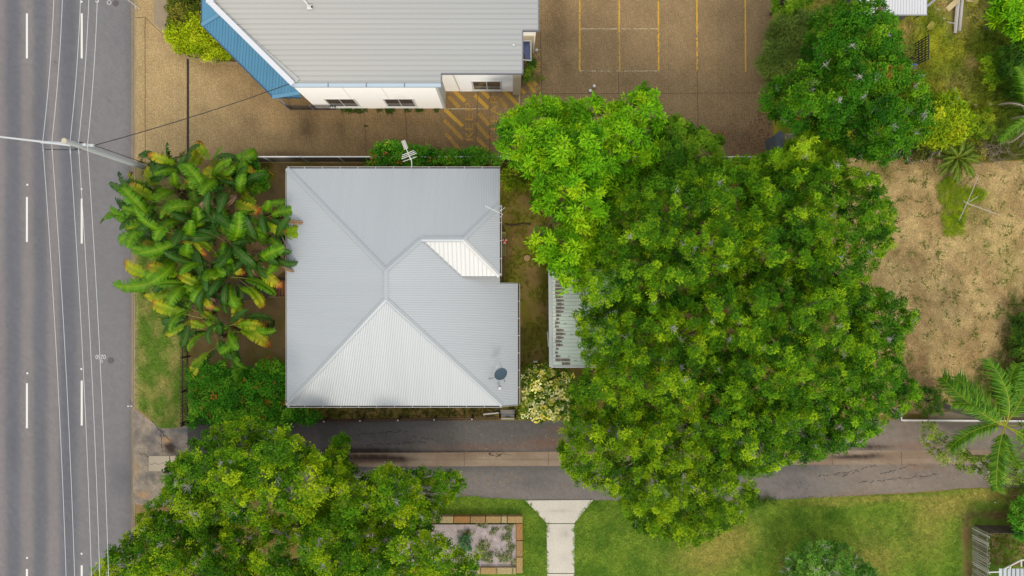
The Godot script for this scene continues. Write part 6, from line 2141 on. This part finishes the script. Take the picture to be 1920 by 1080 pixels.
# ---------- grass and fallen leaves
func build_grass() -> void:
	var short := tuft(9, 0.045, 0.08, 0.013, 41)
	var long := tuft(14, 0.4, 0.32, 0.014, 42)
	var dry := tuft(8, 0.03, 0.11, 0.013, 43)
	var lawn_c: Callable = M.lawn_c
	strew("lawn_grass", short, M.grass, [880, 932, 984, 939, 1024, 982, 1024, 1140, 982, 1140, 982, 966, 800, 966, 830, 932], 110.0, 0.004, 1.3, func(u, v): return lawn_c.call(u, v) * 1.7, self, 0.03)
	strew("lawn_grass", short, M.grass, [1112, 940, 1400, 942, 1500, 936, 1700, 928, 1830, 918, 2000, 916, 2000, 975, 1850, 975, 1800, 990, 1800, 1140, 1078, 1140, 1078, 984], 100.0, 0.004, 1.35, func(u, v):
		var c: Color = lawn_c.call(u, v)
		return c * 1.7 if c.g > c.r * 0.92 or N3(u * 3.0, v * 3.0) > 0.1 else Color.BLACK, self, 0.03)
	for q in [[1108, 939, 1116, 939, 1080, 983, 1080, 1140, 1075.5, 1140, 1075.5, 982], [1022, 983, 1026.5, 983, 1026.5, 1140, 1022, 1140], [982, 939, 989, 939, 1026.5, 980, 1022, 983]]:
		strew("path_edge_grass", short, M.grass, q, 70.0, 0.03, 1.5, func(u, v): return lawn_c.call(u, v) * 1.5 if N3(u * 0.7, v * 0.7) > -0.1 else Color.BLACK)
	strew("bed_grass", short, M.grass, [1828, 1000, 1990, 1000, 1990, 1060, 1850, 1060, 1828, 1130], 60.0, 0.004, 1.6, func(u, v): return C(110, 124, 36) if N2(u, v) > -0.1 else C(170, 148, 96))
	var verge_c: Callable = M.verge_c
	strew("verge_grass", short, M.grass, [255, 400, 350, 400, 350, 797, 320, 801, 300, 800, 285, 788, 270, 772, 255, 762], 90.0, 0.004, 1.3, func(u, v): return verge_c.call(u, v) * 1.6, self, 0.05)
	strew("verge_weeds", short, M.grass, [262, 292, 352, 285, 352, 330, 262, 330], 40.0, 0.004, 1.8, func(u, v): return C(112, 118, 60) if N2(u, v) > 0.05 else Color.BLACK)
	var straw_c: Callable = M.straw_c
	strew("straw", dry, M.grass, [1570, 298, 1640, 302, 1720, 294, 1800, 312, 1990, 304, 1990, 700, 1900, 740, 1700, 775, 1570, 778], 80.0, 0.004, 1.6, func(u, v): return straw_c.call(u, v) * 1.75, self, 0.08)
	strew("green_sprouts", short, M.grass, [1640, 300, 1720, 296, 1800, 314, 1930, 306, 1930, 690, 1700, 720, 1640, 600], 6.0, 0.004, 2.2, func(u, v): return C(104, 130, 40) if N2(u * 0.7, v * 0.7) > 0.08 else Color.BLACK)
	strew("green_grass_strip", long, M.grass, [1752, 345, 1775, 330, 1800, 352, 1830, 352, 1846, 362, 1842, 378, 1810, 384, 1806, 440, 1788, 446, 1768, 442, 1764, 385], 100.0, 0.0, 0.62, func(u, v): return C(96, 132, 16).lerp(C(150, 166, 28), 0.5 + N2(u, v)) * 2.0, self, 0.1)
	var wild_c: Callable = M.wild_c
	strew("wild_grass", long, M.grass, [1500, -80, 1990, -80, 1990, 300, 1900, 296, 1800, 300, 1730, 285, 1640, 296, 1560, 290, 1500, 200], 22.0, 0.0, 0.9, func(u, v): return wild_c.call(u, v) * 2.3 if u < 1768 or u > 1812 or v > 66 else Color.BLACK, self, 0.1)
	strew("edge_grass", long, M.grass, [1830, 690, 1870, 650, 1890, 560, 1990, 540, 1990, 770, 1800, 772], 22.0, 0.0, 0.8, func(u, v): return C(70, 104, 26).lerp(C(124, 136, 50), 0.5 + N2(u, v)) * 1.3)
	strew("yard_moss", short, M.grass, [940, 305, 1040, 305, 1040, 690, 975, 690, 972, 535, 942, 530], 60.0, 0.0, 1.1, func(u, v): return (C(104, 112, 30).lerp(C(136, 126, 48), 0.5 + N2(u, v)) * 1.3) if N1(u * 2.5 + 400, v * 2.5) + 0.6 * N2(u, v) > -0.05 else Color.BLACK)
	strew("side_grass", short, M.grass, [600, 762, 975, 758, 975, 780, 600, 784], 70.0, 0.0, 1.3, func(u, v): return C(72, 84, 26).lerp(C(104, 100, 44), 0.5 + N2(u, v)) if N2(u, v) > -0.2 else Color.BLACK)
	strew("wall_weeds", short, M.grass, [636, 203, 820, 203, 822, 208, 690, 211, 636, 208], 120.0, 0.008, 1.8, func(u, v): return C(70, 96, 30) if N1(u * 5.0, v) > -0.15 else Color.BLACK)
	strew("joint_weeds", short, M.grass, [682, 235, 687, 235, 689, 292, 683, 292], 60.0, 0.008, 1.2, func(u, v): return C(84, 96, 36) if N2(u, v * 2.0) > 0.1 else Color.BLACK)
	strew("shrub_weeds", tuft(10, 0.3, 0.25, 0.02, 44), M.grass, [1395, 925, 1440, 932, 1455, 940, 1400, 948], 50.0, 0.0, 0.9, func(_u, _v): return C(86, 118, 36))
	# fallen leaves
	var leaf := SurfaceTool.new()
	leaf.begin(Mesh.PRIMITIVE_TRIANGLES)
	leaf.set_smooth_group(-1)
	tri(leaf, Vector3(-0.05, 0, 0), Vector3(0, 0.012, 0.02), Vector3(0, 0.012, -0.02))
	tri(leaf, Vector3(0, 0.012, 0.02), Vector3(0.06, 0, 0), Vector3(0, 0.012, -0.02))
	var fallen := done(leaf)
	var rust := func(_u, _v): return C(176, 104, 70).lerp(C(96, 58, 44), rng.randf())
	strew("fallen_leaves", fallen, M.grass, [1315, 262, 1340, 244, 1362, 246, 1352, 270, 1325, 280], 130.0, 0.014, 1.1, func(_u, _v): return C(206, 140, 90).lerp(C(140, 90, 60), rng.randf()))
	strew("fallen_leaves", fallen, M.grass, [1370, 290, 1400, 240, 1425, 195, 1455, 200, 1452, 290], 55.0, 0.014, 1.0, rust)
	strew("fallen_leaves", fallen, M.grass, [1290, 240, 1450, 190, 1450, 290, 1300, 290], 7.0, 0.014, 1.0, rust)
	strew("fallen_leaves", fallen, M.grass, [820, 795, 1100, 795, 1150, 935, 870, 930, 800, 850], 4.5, 0.012, 1.0, func(_u, _v): return C(206, 164, 96).lerp(C(160, 104, 60), rng.randf()))
	strew("fallen_leaves", fallen, M.grass, [1560, 835, 1800, 835, 1800, 935, 1440, 935], 9.0, 0.015, 0.9, func(_u, _v): return C(200, 150, 110).lerp(C(110, 70, 50), rng.randf()))
	strew("fallen_leaves", fallen, M.grass, [1800, 930, 1960, 920, 1960, 985, 1810, 985, 1808, 1140, 1825, 1140, 1800, 1100], 14.0, 0.012, 0.9, func(_u, _v): return C(190, 150, 110).lerp(C(110, 76, 50), rng.randf()))
	strew("fallen_leaves", fallen, M.grass, [355, 525, 540, 525, 540, 690, 420, 680, 355, 690], 5.0, 0.012, 1.0, func(_u, _v): return C(176, 150, 110).lerp(C(96, 76, 54), rng.randf()))
	strew("fallen_leaves", fallen, M.grass, [940, 400, 1040, 400, 1040, 690, 975, 690, 972, 535, 942, 530], 4.0, 0.012, 0.8, func(_u, _v): return C(190, 130, 90).lerp(C(110, 76, 50), rng.randf()))
